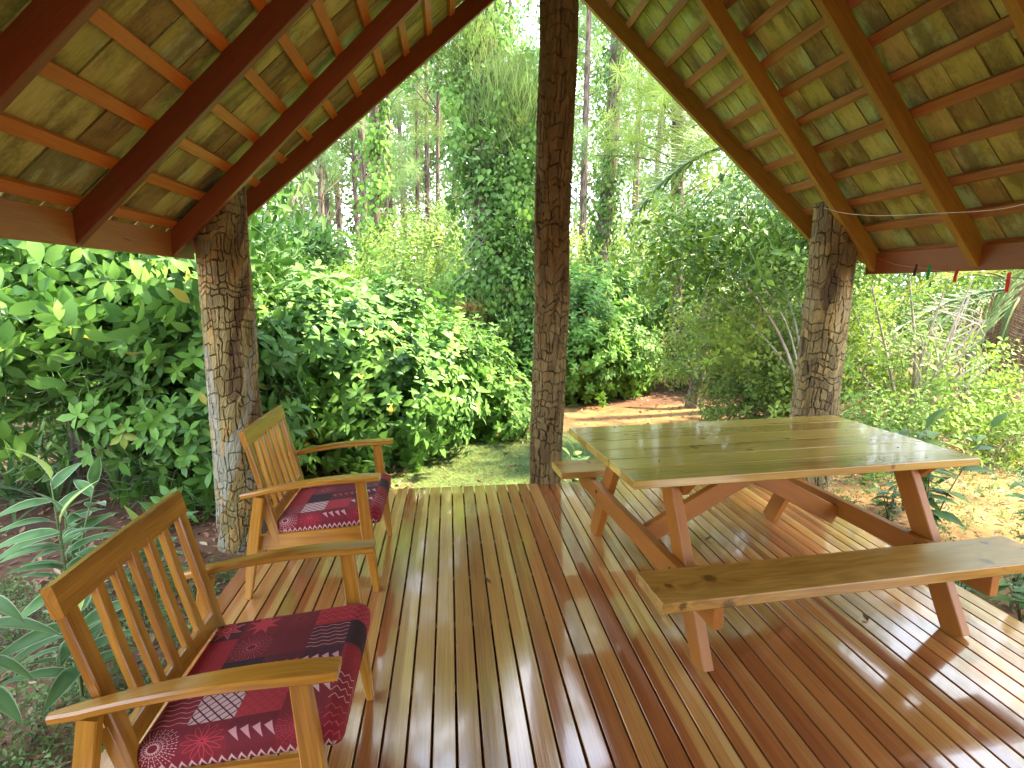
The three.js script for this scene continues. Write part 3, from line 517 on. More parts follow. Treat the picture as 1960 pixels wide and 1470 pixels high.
function shrub(o) {
  srand(o.seed);
  const base = V(o.base[0], gh(o.base[0], o.base[1]), o.base[1]);
  const t = thing(o.name ?? 'shrub', o.label, o.category ?? 'shrub', [base.x, base.y, base.z], 0, o.group);
  const list = blobSprigs(o.blobs, o.opt);
  foliage(t, o.type, o.mat ?? (o.type === 'clump' ? farLeafMat : leafMat), list, o.a, o.b, o.parts ?? 0, o.key ?? o.label);
  const nS = o.stems ?? 6;
  for (let k = 0; k < nS; k++) {
    const b = pick(o.blobs), e = V(b[0] + rr(-0.6, 0.6) * b[3], b[1] + rr(-0.2, 0.6) * b[4], b[2] + rr(-0.6, 0.6) * b[5]).sub(base), s = V(rr(-0.18, 0.18), -0.04, rr(-0.18, 0.18));
    const mid = s.clone().lerp(e, 0.5).add(V(rr(-0.15, 0.15), rr(0, 0.2), rr(-0.15, 0.15)));
    part('stem', limb([s, mid, e], (o.stemR ?? 0.014) * rr(0.7, 1.2), 0.004, 5), o.stemMat ?? twigMat, t);
  }
  if (o.flowers) for (const [n, geo, m] of o.flowers) for (let k = 0; k < n; k++) { const e = pick(list.filter(e => e.p.z > base.z - 0.4)); const f = part('flower', geo, m, t); f.position.copy(e.p.clone().sub(base).addScaledVector(e.d, 0.2)); f.quaternion.setFromUnitVectors(UP, V(rr(-0.4, 0.4), rr(0.2, 0.8), 1).normalize()); }
  return t;
}
const flowerG = (L, W, n, open) => { const lf = leafGeo(L, W, { fold: -0.1, curl: 0.3, peak: 0.6 }), gs = []; for (let k = 0; k < n; k++) gs.push(lf.clone().applyMatrix4(leafM(0, k / n * 6.28, open, 1))); return mergeGeometries(gs); };
const yellowFlower = flowerG(0.045, 0.04, 5, 0.95), redFlower = flowerG(0.045, 0.016, 5, 0.35), orangeFlower = flowerG(0.03, 0.025, 5, 0.8);
const yellowM = P({ color: C(0.8, 0.6, 0.01), roughness: 0.7, side: THREE.DoubleSide }), redM = P({ color: C(0.7, 0.05, 0.02), roughness: 0.7, side: THREE.DoubleSide }), orangeM = P({ color: C(0.75, 0.25, 0.03), roughness: 0.7, side: THREE.DoubleSide });
console.log('sprigs ready');

// greens (linear base colours)
const G1 = C(0.030, 0.088, 0.022), G2 = C(0.075, 0.17, 0.035), G3 = C(0.11, 0.20, 0.04), G4 = C(0.17, 0.25, 0.045), D1 = C(0.018, 0.05, 0.014), D2 = C(0.045, 0.095, 0.025), BL1 = C(0.03, 0.095, 0.04), BL2 = C(0.07, 0.16, 0.06), Y1 = C(0.16, 0.21, 0.035), Y2 = C(0.30, 0.34, 0.05), PN1 = C(0.075, 0.125, 0.045), PN2 = C(0.17, 0.23, 0.085);

// --- shrubs by the deck
shrub({ seed: 11, name: 'allamanda_shrub', label: 'glossy whorled-leaf shrub trailing down beside the cracked post', base: [-2.6, -5.3], type: 'whorl', mat: glossyLeafMat, a: C(0.042, 0.115, 0.028), b: C(0.11, 0.235, 0.045), parts: 280, stems: 14, stemR: 0.01,
  blobs: [[-2.15, 0.8, -5.4, 0.6, 0.75, 0.55, 330], [-2.6, 0.5, -5.1, 0.42, 0.3, 0.35, 90], [-2.25, 0.12, -4.95, 0.3, 0.45, 0.3, 90], [-1.85, 0.2, -5.2, 0.4, 0.5, 0.35, 120], [-2.6, 1.25, -5.8, 0.8, 0.5, 0.6, 220]], opt: { up: 0.1, smin: 0.9, smax: 1.35 }, flowers: [[2, yellowFlower, yellowM]] });
shrub({ seed: 12, name: 'allamanda_shrub', label: 'wide mound of dark glossy leaves with yellow flowers behind the far armchair', base: [-1.3, -6.5], type: 'whorl', mat: glossyLeafMat, a: C(0.042, 0.115, 0.028), b: C(0.105, 0.23, 0.05), parts: 290, stems: 16, stemR: 0.012,
  blobs: [[-1.6, 0.55, -6.5, 1.0, 1.0, 0.9, 700], [-2.2, 0.9, -7.0, 0.9, 0.85, 0.8, 430], [-0.75, 0.3, -6.45, 0.85, 0.75, 0.75, 520], [-1.1, 0.8, -7.4, 0.9, 0.75, 0.7, 380]], opt: { up: 0.35, smin: 0.85, smax: 1.45 }, flowers: [[3, yellowFlower, yellowM]] });
shrub({ seed: 13, name: 'flowering_shrub', label: 'bright green leafy shrub dotted with small red flowers near the lawn', base: [0.05, -7.3], type: 'whorl', a: C(0.05, 0.13, 0.025), b: C(0.13, 0.26, 0.045), parts: 280, stems: 12,
  blobs: [[0.0, 0.25, -7.4, 0.75, 0.75, 0.7, 850], [0.55, -0.02, -7.25, 0.5, 0.45, 0.5, 420], [-0.3, 0.55, -8.0, 0.8, 0.55, 0.7, 480]], opt: { up: 0.6, smin: 0.6, smax: 1.0 }, flowers: [[14, redFlower, redM]] });
console.log('near shrubs');

// --- broad-leaved tree at the left
{
  srand(21); const base = V(-3.9, gh(-3.9, -6.2), -6.2), t = thing('broadleaf_tree', 'leafy tree with large drooping oval leaves under the left eave', 'tree', [base.x, base.y, base.z]);
  const ends = [];
  part('trunk', limb([[0, -0.1, 0], [0.1, 0.8, 0.15], [-0.1, 1.8, 0.2], [0.1, 3.2, 0.1]], 0.11, 0.05, 9, 0.3), barkMat, t);
  for (const [x, y, z] of [[-2.9, 1.55, -4.7], [-3.3, 1.2, -4.6], [-2.5, 1.6, -5.2], [-3.6, 1.9, -4.9], [-2.2, 1.9, -5.7], [-3.0, 2.3, -5.2], [-4.2, 1.5, -4.9], [-3.6, 0.85, -4.7], [-4.4, 2.2, -5.4], [-2.4, 2.5, -6.2]]) { const e = V(x, y, z).sub(base); part('branch', limb([[0, rr(0.9, 1.6), 0.15], [e.x * 0.5, e.y * 0.75 + 0.4, e.z * 0.5], [e.x, e.y, e.z]], 0.03, 0.006, 6), barkMat, t); }
  const list = blobSprigs([[-2.95, 1.65, -4.9, 0.75, 0.5, 0.6, 200], [-3.5, 1.35, -4.9, 0.65, 0.6, 0.6, 210], [-2.45, 1.55, -5.4, 0.6, 0.5, 0.55, 150], [-3.4, 2.1, -5.4, 1.1, 0.6, 0.8, 260], [-4.2, 1.3, -5.2, 0.7, 0.9, 0.7, 220], [-3.75, 0.75, -4.75, 0.45, 0.4, 0.4, 70], [-2.5, 2.4, -6.2, 0.9, 0.8, 0.8, 220], [-4.4, 2.6, -6, 1.2, 1, 1, 240]], { up: -0.25, smin: 0.85, smax: 1.25, inner: 0.3, floor: false });
  foliage(t, 'broad', glossyLeafMat, list, C(0.04, 0.11, 0.028), C(0.115, 0.24, 0.05), 290, 'broad');
}
// dark growth behind, under the left tree
shrub({ seed: 22, name: 'shade_shrub', label: 'small-leaved thicket in the shade behind the drooping left tree', base: [-4.3, -8.2], type: 'small', a: G1, b: G2, stems: 8, blobs: [[-4.6, 0.6, -8.2, 1.6, 1.2, 0.8, 900], [-2.9, 0.9, -8.6, 1.2, 1.3, 0.8, 700], [-6.8, 1.0, -7.5, 1.6, 1.6, 1.2, 800]], opt: { smin: 1.2, smax: 2 } });
// strap-leaved clumps in the shade
const strapMats = [C(0.05, 0.12, 0.025), C(0.07, 0.15, 0.03), C(0.09, 0.18, 0.035)].map(c => { const m = foliMat(0.85, 0.25, 0.5); m.color.copy(c); return m; });
const strapGeos = [0.12, 0.5, 1.0].map(cu => leafGeo(0.6, 0.035, { seg: 5, curl: cu, fold: 0.3, peak: 0.35, tip: 0.6 }));
function strapPlant(label, x, z, n, sc, mats = strapMats, group) {
  const t = thing('strap_leaf_plant', label, 'plant', [x, gh(x, z) - 0.01, z], rnd() * 6, group);
  for (let k = 0; k < n; k++) { const o = part('leaf', pick(strapGeos), pick(mats), t); const s = sc * rr(0.6, 1.15); leafM(0, rnd() * 6.28, rr(0.1, 1.0), s, 0, 0.02).decompose(o.position, o.quaternion, o.scale); }
  return t;
}
srand(23);
[[-3.75, -5.5], [-3.3, -5.7], [-4.2, -5.6], [-2.95, -5.75], [-4.0, -6.2], [-4.8, -5.6], [-3.5, -6.3], [-4.5, -6.3], [-5.3, -6.0], [-3.0, -6.4]].forEach(([x, z]) => strapPlant('strap-leaved clump growing in the shade below the left tree', x, z, 26, rr(1.0, 1.35), strapMats, 'strap-leaved clumps in the shade'));
strapPlant('small pale strap-leaved plant at the foot of the leaning trunk', 3.8, -7.75, 16, 0.75, [C(0.12, 0.2, 0.05), C(0.2, 0.3, 0.1)].map(c => { const m = foliMat(); m.color.copy(c); return m; }));
console.log('left plants');

// --- variegated ginger plants beside the deck
function gingerLeaf(L, W, cu) {
  const seg = 7, xs = [-1, -0.86, -0.83, 0, 0.83, 0.86, 1], pos = [], col = [], idx = [], g1 = [0.06, 0.145, 0.034], g2 = [0.11, 0.22, 0.06], wh = [0.30, 0.38, 0.19];
  for (let i = 0; i <= seg; i++) { const t = i / seg, w = W / 2 * Math.pow(Math.sin(Math.PI * Math.pow(t, 0.72)), 0.85) + (i ? 0 : 0.003), y = t * L, z = -cu * L * t * t;
    xs.forEach((x, k) => { pos.push(x * w, y, z + 0.3 * Math.abs(x) * w); const edge = k === 0 || k === 1 || k >= 5, c = edge ? wh : (hash(i, k, 7) < 0.35 ? g2 : g1); col.push(...c); }); }
  const n = xs.length; for (let i = 0; i < seg; i++) for (let k = 0; k < n - 1; k++) { const a = i * n + k; idx.push(a, a + 1, a + n, a + 1, a + n + 1, a + n); }
  const g = new THREE.BufferGeometry(); g.setAttribute('position', new THREE.Float32BufferAttribute(pos, 3)); g.setAttribute('color', new THREE.Float32BufferAttribute(col, 3)); g.setIndex(idx); g.computeVertexNormals(); return g;
}
const ginG = [gingerLeaf(0.36, 0.115, 0.35), gingerLeaf(0.32, 0.105, 0.6), gingerLeaf(0.26, 0.085, 0.2)], ginM = foliMat(0.85, 0.3, 0.3); ginM.vertexColors = true;
const ginYoung = foliMat(0.85, 0.4, 0.3); ginYoung.color.copy(C(0.3, 0.42, 0.08));
function ginger(label, x, z, h, canes, s) {
  srand(s); const t = thing('ginger_plant', label, 'plant', [x, gh(x, z) - 0.01, z], 0, 'variegated plants left of the deck');
  for (let c = 0; c < canes; c++) {
    const H = h * rr(0.75, 1.05), az = rnd() * 6.28, lean = rr(0.05, 0.3), e = V(Math.cos(az) * lean * H, H, Math.sin(az) * lean * H), cur = new THREE.QuadraticBezierCurve3(V(0, 0, 0), V(e.x * 0.2, H * 0.55, e.z * 0.2), e);
    part('cane', limb([V(0, -0.05, 0), cur.getPoint(0.5), e], 0.009, 0.004, 6), greenStemMat, t);
    const n = 10; for (let k = 0; k < n; k++) { const u = 0.35 + 0.65 * k / (n - 1), p = cur.getPoint(u), a = az + (k % 2 ? 1.57 : -1.57) + rr(-0.5, 0.5), o = part('leaf', pick(ginG), k === n - 1 && c % 2 ? ginYoung : ginM, t); leafM(0, a, k === n - 1 ? rr(0.1, 0.4) : rr(0.75, 1.35), rr(0.65, 0.95), rr(-0.3, 0.3)).decompose(o.position, o.quaternion, o.scale); o.position.add(p); }
  }
}
ginger('white-edged leafy plant on the ground left of the near armchair', -2.22, -3.25, 0.92, 4, 31);
ginger('white-edged plant at the left picture edge, nearest the camera', -1.93, -2.2, 0.95, 2, 32);
ginger('small white-edged plant seen through the near armchair', -1.92, -3.6, 0.48, 2, 33);
ginger('white-edged plant low behind the slats of the near armchair', -1.75, -2.55, 0.55, 2, 34);

// --- right foreground plants with single leaves
const rfM = leafVariants('rf', C(0.045, 0.12, 0.03), C(0.17, 0.31, 0.055), 0.5), rfG = [leafGeo(0.19, 0.085, { seg: 4, curl: 0.25, fold: 0.2 }), leafGeo(0.15, 0.06, { seg: 4, curl: 0.4, fold: 0.25 })];
function seedling(label, x, z, h, stems, per, s, sc = 1) {
  srand(s); const t = thing('leafy_plant', label, 'plant', [x, gh(x, z) - 0.01, z]);
  for (let c = 0; c < stems; c++) { const H = h * rr(0.7, 1.05), az = rnd() * 6.28, ln = rr(0.05, 0.35) * H, e = V(Math.cos(az) * ln, H, Math.sin(az) * ln); part('stem', limb([[0, -0.03, 0], [e.x * 0.35, H * 0.5, e.z * 0.35], e], 0.007, 0.003, 5), twigMat, t);
    for (let k = 0; k < per; k++) { const u = 0.3 + 0.7 * (k + 1) / per, o = part('leaf', pick(rfG), pick(rfM), t); leafM(0, k * 2.2 + rr(-0.4, 0.4), u > 0.95 ? 0.5 : rr(1.0, 1.6), rr(0.7, 1.1) * sc, rr(-0.3, 0.3)).decompose(o.position, o.quaternion, o.scale); o.position.add(V(e.x * u * u, H * u, e.z * u * u)); } }
}
seedling('leafy sapling with dark stems just right of the table', 3.4, -3.45, 1.0, 6, 13, 41, 1.05);
seedling('young sunlit plant behind the near bench at the right edge', 3.75, -2.95, 0.8, 5, 12, 42, 0.9);
seedling('low leafy plant below the right end of the near bench', 3.1, -2.15, 0.42, 5, 6, 43, 0.8);
seedling('low plant at the deck side under the near bench end', 3.0, -1.75, 0.36, 5, 6, 44, 0.75);
seedling('small plant against the foot of the middle post', 1.15, -5.0, 0.42, 3, 6, 45, 0.9);
seedling('tiny two-leaved seedling on bare soil by the lawn', -0.75, -5.35, 0.28, 3, 4, 46, 0.8);
seedling('small leafy plant under the table side of the deck', 2.98, -2.75, 0.3, 4, 5, 47, 0.7);
seedling('leafy plant low on the soil beyond the table right corner', 3.9, -4.2, 0.6, 6, 10, 48, 0.85);
seedling('broad-leaved plant standing on sunlit soil at the right edge', 4.3, -3.4, 0.7, 6, 10, 49, 0.95);
seedling('bushy low plant between the right post and the deck', 3.35, -4.75, 0.55, 6, 9, 50, 0.8);
[[3.05, -3.75], [3.15, -2.5], [3.35, -2.75], [3.25, -1.95], [3.5, -2.35], [3.0, -1.3], [3.55, -3.95], [4.1, -2.7], [4.4, -4.6], [3.75, -1.9]].forEach(([x, z], i) => { seedling('low leafy plant on the soil along the right deck edge', x, z, 0.3 + 0.05 * (i % 4), 5, 7, 60 + i, 0.75); scene.children[scene.children.length - 1].userData.group = 'low plants along the right deck edge'; });
console.log('single-leaf plants');

// --- guava-like tree behind the table, right
{
  srand(51); const base = V(4.25, gh(4.25, -6.1), -6.1), t = thing('small_tree', 'small multi-stemmed tree with a dark dense crown behind the right post', 'tree', [base.x, base.y, base.z]);
  const tips = [[2.6, 2.2, -6.1], [3.0, 2.6, -6.0], [3.5, 2.9, -6.3], [3.9, 2.3, -5.8], [3.2, 1.9, -5.9], [4.4, 2.9, -6.2], [4.6, 2.0, -6.1], [2.8, 1.7, -6.3]];
  tips.forEach(([x, y, z], i) => { const e = V(x, y, z).sub(base), k = i % 4 * 0.08; part('trunk', limb([[rr(-0.12, 0.12), -0.1, rr(-0.1, 0.1)], [e.x * 0.12 + k * 0.3, e.y * 0.35, e.z * 0.2], [e.x * 0.45, e.y * 0.72, e.z * 0.6], [e.x, e.y, e.z]], i < 4 ? 0.028 : 0.018, 0.006, 7, 0.2), paleBarkMat, t); });
  const list = blobSprigs([[3.1, 2.1, -6.0, 0.8, 0.35, 0.55, 130], [2.5, 1.95, -6.1, 0.5, 0.25, 0.4, 60], [3.75, 2.4, -6.1, 0.85, 0.42, 0.65, 130], [4.3, 1.95, -5.9, 0.6, 0.4, 0.5, 80], [3.5, 1.6, -6.2, 0.7, 0.25, 0.4, 40], [4.6, 2.9, -6.6, 0.9, 0.6, 0.8, 120]], { up: 0.0, smin: 1.4, smax: 2.1, inner: 0.15, floor: false });
  foliage(t, 'small', glossyLeafMat, list, C(0.04, 0.10, 0.022), C(0.13, 0.22, 0.04), 0);
}
shrub({ seed: 52, name: 'fine_leaved_shrub', label: 'loose yellow-green shrub filling the space left of the right post', base: [3.75, -6.9], type: 'small', a: C(0.06, 0.12, 0.025), b: C(0.2, 0.27, 0.05), stems: 16, stemMat: paleBarkMat, parts: 0,
  blobs: [[3.7, 0.9, -6.9, 0.9, 0.7, 0.6, 480], [4.5, 0.5, -6.7, 0.8, 0.8, 0.6, 460], [4.0, 0.05, -6.6, 0.7, 0.35, 0.4, 200], [5.2, 1.1, -7.4, 0.9, 0.9, 0.7, 420]], opt: { up: 0.3, smin: 0.9, smax: 1.5, inner: 0.2 } });
shrub({ seed: 53, name: 'lush_shrub', label: 'lush rounded green shrub right of the middle post with orange flowers', base: [2.5, -9.6], type: 'whorl', a: C(0.05, 0.13, 0.025), b: C(0.14, 0.28, 0.05), stems: 8, parts: 120,
  blobs: [[2.1, 0.55, -9.3, 0.7, 1.0, 0.7, 650], [3.0, 0.35, -9.9, 0.8, 0.75, 0.7, 560], [2.5, 1.3, -10.3, 1.1, 0.6, 0.7, 460], [1.6, 0.2, -9.4, 0.5, 0.6, 0.5, 260]], opt: { up: 0.5, smin: 0.7, smax: 1.2 }, flowers: [[7, orangeFlower, orangeM]] });
shrub({ seed: 54, name: 'fruiting_shrub', label: 'dark green glossy shrub with pale fruit behind the path', base: [4.2, -10.8], type: 'broad', mat: glossyLeafMat, a: C(0.03, 0.08, 0.025), b: C(0.1, 0.2, 0.05), stems: 6,
  blobs: [[3.9, 1.4, -10.8, 1.0, 0.8, 0.7, 300], [4.8, 1.0, -10.6, 1.0, 1.0, 0.7, 330], [5.0, 0.2, -9.9, 0.9, 0.5, 0.5, 170]], opt: { up: 0.1, smin: 0.6, smax: 1.0 } });
{ // leaning bare trunk on the path
  const t = thing('bare_tree', 'bare leaning trunk standing on the brown path', 'tree', [3.93, gh(3.93, -8.62), -8.62]); part('trunk', limb([[0, -0.12, 0], [0.01, 0.1, 0.02], [0.09, 0.6, 0.06], [0.17, 1.1, 0.02], [0.27, 1.9, -0.18]], 0.115, 0.06, 12, 0.2), barkMat, t);
}
// --- right side
{
  srand(55); const base = V(5.5, gh(5.5, -6.0), -6.0), t = thing('bare_shrub', 'sparse shrub with pale bare forked branches right of the right post', 'shrub', [base.x, base.y, base.z]);
  for (let k = 0; k < 17; k++) { const a = rnd() * 6.28, H = rr(1.0, 2.1), e = V(Math.cos(a) * rr(0.3, 1.1), H, Math.sin(a) * rr(0.2, 0.6)), m = V(e.x * 0.35 + rr(-0.1, 0.1), H * 0.5, e.z * 0.3); part('branch', limb([[0, -0.05, 0], m, e], rr(0.018, 0.032), 0.007, 6), paleBarkMat, t); for (let j = 0; j < 2; j++) { const f = m.clone().lerp(e, rr(0.1, 0.5)); part('twig', limb([f, f.clone().add(V(rr(-0.3, 0.3), rr(0.1, 0.3), rr(-0.2, 0.2))), f.clone().add(V(rr(-0.6, 0.6), rr(0.2, 0.7), rr(-0.3, 0.3)))], 0.009, 0.003, 5), paleBarkMat, t); } }
  foliage(t, 'small', leafMat, blobSprigs([[5.4, 0.55, -6.0, 1.0, 0.7, 0.6, 110], [4.75, 0.9, -5.9, 0.5, 1.0, 0.5, 90], [6.2, 0.4, -6.2, 0.9, 0.5, 0.6, 90]], { inner: 0.15, smin: 1.0, smax: 1.6, up: 0.3 }), C(0.05, 0.11, 0.028), C(0.16, 0.25, 0.05), 0);
}
shrub({ seed: 56, name: 'sunlit_shrub', label: 'low sunlit yellow-green shrub beyond the table right', base: [5.6, -5.2], type: 'small', a: C(0.05, 0.115, 0.03), b: C(0.18, 0.27, 0.05), stems: 10, blobs: [[5.4, 0.05, -5.5, 0.9, 0.4, 0.45, 190], [6.5, 0.0, -5.3, 0.8, 0.4, 0.4, 150], [4.6, -0.05, -5.3, 0.5, 0.3, 0.35, 90]], opt: { smin: 1.0, smax: 1.6, inner: 0.2 } });
shrub({ seed: 57, name: 'backing_shrub', label: 'tall pale leafy shrub at the back right under the eave', base: [6.4, -9.2], type: 'clump', a: C(0.045, 0.10, 0.028), b: C(0.14, 0.22, 0.05), stems: 8, blobs: [[6.2, 0.7, -9.6, 1.4, 1.0, 0.8, 230], [8.2, 0.8, -10.2, 1.6, 1.1, 0.8, 220], [7.0, 2.3, -10.6, 1.5, 0.9, 0.9, 130], [10.5, 1.0, -10.0, 1.6, 1.3, 1, 220]], opt: { smin: 0.6, smax: 1.0 } });
{ // tree outside the frame on the right, whose crown dapples the deck edge
  srand(58); const x = 8.6, z = -3.1, t = thing('shade_tree', 'tall open-crowned tree right of the veranda, outside the picture', 'tree', [x, gh(x, z), z]);
  part('trunk', limb([[0, -0.2, 0], [0.1, 2.5, 0.1], [-0.1, 5, 0], [0, 8.5, 0]], 0.16, 0.06, 10, 0.2), barkMat, t);
  for (let k = 0; k < 9; k++) { const a = k * 0.7, L = rr(1, 2.2); part('branch', limb([[0, 4.6 + k * 0.4, 0], [Math.cos(a) * L * 0.5, 5.2 + k * 0.4, Math.sin(a) * L * 0.5], [Math.cos(a) * L, 5.5 + k * 0.42, Math.sin(a) * L]], 0.04, 0.01, 6), barkMat, t); }
  foliage(t, 'broad', leafMat, blobSprigs([[7.7, 6.6, -3.6, 1.5, 1.3, 1.9, 200], [8.4, 7.6, -2.4, 1.7, 1.2, 1.6, 190], [8.2, 6.9, -0.9, 1.3, 1.1, 1.4, 120], [8.6, 8.4, -4.6, 1.6, 1.0, 1.6, 150]], { inner: 0.1, floor: false, up: 0, smin: 1.1, smax: 1.7 }), G1, G3, 0);
}
// palm fronds
function frondGeo(L, arch, nL, lw, ll, droop) {
  const cur = new THREE.QuadraticBezierCurve3(V(0, 0, 0), V(0, L * arch, L * 0.5), V(0, L * arch * 0.4 - droop * L, L)), gs = [];
  const rg = limb([0, 0.35, 0.7, 1].map(t => cur.getPoint(t)), 0.022, 0.005, 5); rg.deleteAttribute('uv'); gs.push(rg);
  for (let k = 0; k < nL; k++) { const t = 0.16 + 0.84 * k / nL, p = cur.getPoint(t), T = cur.getTangent(t), l = ll * Math.sin(Math.PI * (0.15 + 0.8 * t)) * rr(0.85, 1.1);
    for (const s of [-1, 1]) { const lf = leafGeo(l, lw, { seg: 3, curl: 0.3, fold: 0.2, peak: 0.35, tip: 0.6 }), d = T.clone().multiplyScalar(0.75).add(V(s * 1, rr(-0.25, 0.12), 0)).normalize(); const q = new THREE.Quaternion().setFromUnitVectors(UP, d); lf.applyMatrix4(new THREE.Matrix4().compose(p, q, V(1, 1, 1))); gs.push(lf); } }
  return mergeGeometries(gs.map(g => { const n = g.index ? g.toNonIndexed() : g; n.deleteAttribute('uv'); return n; }));
}
const fibreBark = P({ map: tex(128, 256, (u, v) => mix3([0.09, 0.045, 0.025], [0.30, 0.17, 0.09], fbm(u * 16, v * 4, 531, 4, 16, 4))), roughness: 1, bumpMap: softBump, bumpScale: 0.03 });
function palm(label, x, z, H, trunkR, n, L, s, mats, lean = [0, 0], low = 0.2) {
  srand(s); const y0 = gh(x, z), t = thing('palm_tree', label, 'palm', [x, y0, z]);
  part('trunk', limb([[0, -0.2, 0], [lean[0] * 0.3, H * 0.4, lean[1] * 0.3], [lean[0], H, lean[1]]], trunkR, trunkR * 0.75, 14, 0.15), trunkR > 0.2 ? fibreBark : barkMat, t);
  for (let k = 0; k < n; k++) { const o = part('frond', frondGeo(L * rr(0.85, 1.1), rr(0.15, 0.35), 34, 0.035, 0.6 * L / 2.4, rr(0.1, 0.4)), pick(mats), t); o.position.set(lean[0], H - 0.05, lean[1]); o.rotation.set(rr(-0.9, low), k / n * 6.28 + rr(-0.2, 0.2), 0, 'YXZ'); }
  return t;
}
const palmM = [C(0.06, 0.12, 0.03), C(0.12, 0.19, 0.045), C(0.2, 0.24, 0.06)].map(c => { const m = foliMat(0.85, 0.35, 0.4); m.color.copy(c); return m; });
palm('tall coconut palm with arching fronds behind the right roof edge', 5.3, -8.4, 4.1, 0.16, 13, 2.6, 61, palmM, [-0.5, 0.3], 0.5);
{
  const t = palm('squat palm hung with brown fibre and drooping green fronds at the right edge', 8.75, -7.9, 2.0, 0.3, 15, 2.3, 62, palmM, [0.25, 0], 0.9);
  srand(63); const fm = P({ color: C(0.16, 0.08, 0.045), roughness: 1 }), gm = foliMat(0.9, 0.3, 0.2); gm.color.copy(C(0.13, 0.20, 0.08));
  for (let k = 0; k < 110; k++) { const a = rnd() * 6.28, r = rr(0.27, 0.46), y = rr(0.9, 2.1), l = rr(0.4, 1.2); part('hanging_fibre', loft([[Math.cos(a) * r, y, Math.sin(a) * r, rr(0.015, 0.045), 0.01], [Math.cos(a) * (r + 0.07), y - l * 0.5, Math.sin(a) * (r + 0.07), 0.03, 0.008], [Math.cos(a + 0.15) * (r + 0.04), y - l, Math.sin(a + 0.15) * (r + 0.04), 0.015, 0.006]], [-Math.sin(a), 0, Math.cos(a)], 0.002), k % 5 < 3 ? fm : gm, t); }
  const big = part('frond', frondGeo(2.0, 0.12, 44, 0.03, 0.75, 0.0), palmM[1], t); big.position.set(-1.15, 0.5, 0.35); big.rotation.set(-1.15, 0.45, 0, 'YXZ'); big.userData.label = 'upright feathery green frond';
}
{ const t = thing('bare_tree', 'short pale trunk among the shrubs at the right', 'tree', [7.3, gh(7.3, -7.05), -7.05]); part('trunk', limb([[0, -0.15, 0], [0.02, 0.2, 0], [0.12, 0.65, -0.05], [0.2, 1.0, -0.15]], 0.12, 0.09, 12, 0.2), barkMat, t); }
{ const t = part(numbered('log'), new THREE.CylinderGeometry(0.19, 0.2, 1.3, 18, 4), barkMat, scene); t.rotation.set(Math.PI / 2, 0, 0.9); t.position.set(8.0, -0.13, -6.75); t.userData = { label: 'cut brown log lying on the ground at the right edge', category: 'log' }; }
function bananaPlant(label, x, z, leaves, s) {
  srand(s); const t = thing('banana_plant', label, 'plant', [x, gh(x, z) - 0.01, z]), m = foliMat(1, 0.5, 0.3); m.color.copy(C(0.3, 0.44, 0.03));
  for (const [h, az, out, L] of leaves) { part('stalk', limb([[0, -0.03, 0], [Math.sin(az) * 0.04, h * 0.6, Math.cos(az) * 0.04], [Math.sin(az) * 0.1, h, Math.cos(az) * 0.1]], 0.018, 0.008, 6), greenStemMat, t); const o = part('leaf', leafGeo(L, L * 0.34, { seg: 7, curl: 0.3, fold: 0.2, peak: 0.45, tip: 0.55 }), m, t); leafM(h, az, out, 1).decompose(o.position, o.quaternion, o.scale); o.position.add(V(Math.sin(az) * 0.1, 0, Math.cos(az) * 0.1)); }
}
bananaPlant('plant with one big glowing yellow-green leaf above the leafy mound', -0.72, -8.7, [[1.0, 1.1, 1.0, 0.5], [0.8, -1.2, 0.8, 0.4]], 64);
bananaPlant('broad-leaved plant just right of the middle post', 1.9, -9.9, [[1.9, 1.3, 0.9, 0.6], [1.6, -1.0, 0.7, 0.5], [1.5, 0.2, 1.0, 0.5]], 65);
console.log('right side');

// ---------------------------------------------------------------- trees behind
function vineTrunk(name, label, pts, r0, r1, n, a, b, opt = {}) {
  srand(opt.seed ?? 1); const base = V(pts[0][0], gh(pts[0][0], pts[0][2]), pts[0][2]), loc = pts.map(p => V(...p).sub(base)), t = thing(name, label, 'tree', [base.x, base.y, base.z]);
  part('trunk', limb(loc, r0, r1, 12, 0.2), opt.bark ?? barkMat, t);
  const cur = new THREE.CatmullRomCurve3(pts.map(p => V(...p))), list = [];
  for (let k = 0; k < n; k++) { const u = rr(opt.u0 ?? 0, opt.u1 ?? 1), p = cur.getPoint(u), th = rnd() * 6.28, rad = mix(r0, r1, u) + (opt.spread ?? 0.1) * Math.pow(rnd(), 1.3) * (0.5 + vnoise(u * 9, th, 71)); const out = V(Math.cos(th), 0, Math.sin(th)); p.addScaledVector(out, rad); list.push({ p, d: V(out.x * 0.2 + rr(-0.3, 0.3), 1, out.z * 0.2 + rr(-0.3, 0.3)).normalize(), s: rr(opt.s0 ?? 0.7, opt.s1 ?? 1.3), w: Math.atan2(out.x, out.z) + rr(-0.4, 0.4), c: clamp(vnoise(u * 14, th * 1.5, 73) * 0.7 + rr(-0.1, 0.4), 0, 1) }); }
  foliage(t, opt.type ?? 'ivy', leafMat, list, a, b, opt.parts ?? 0, label);
  return { t, base };
}
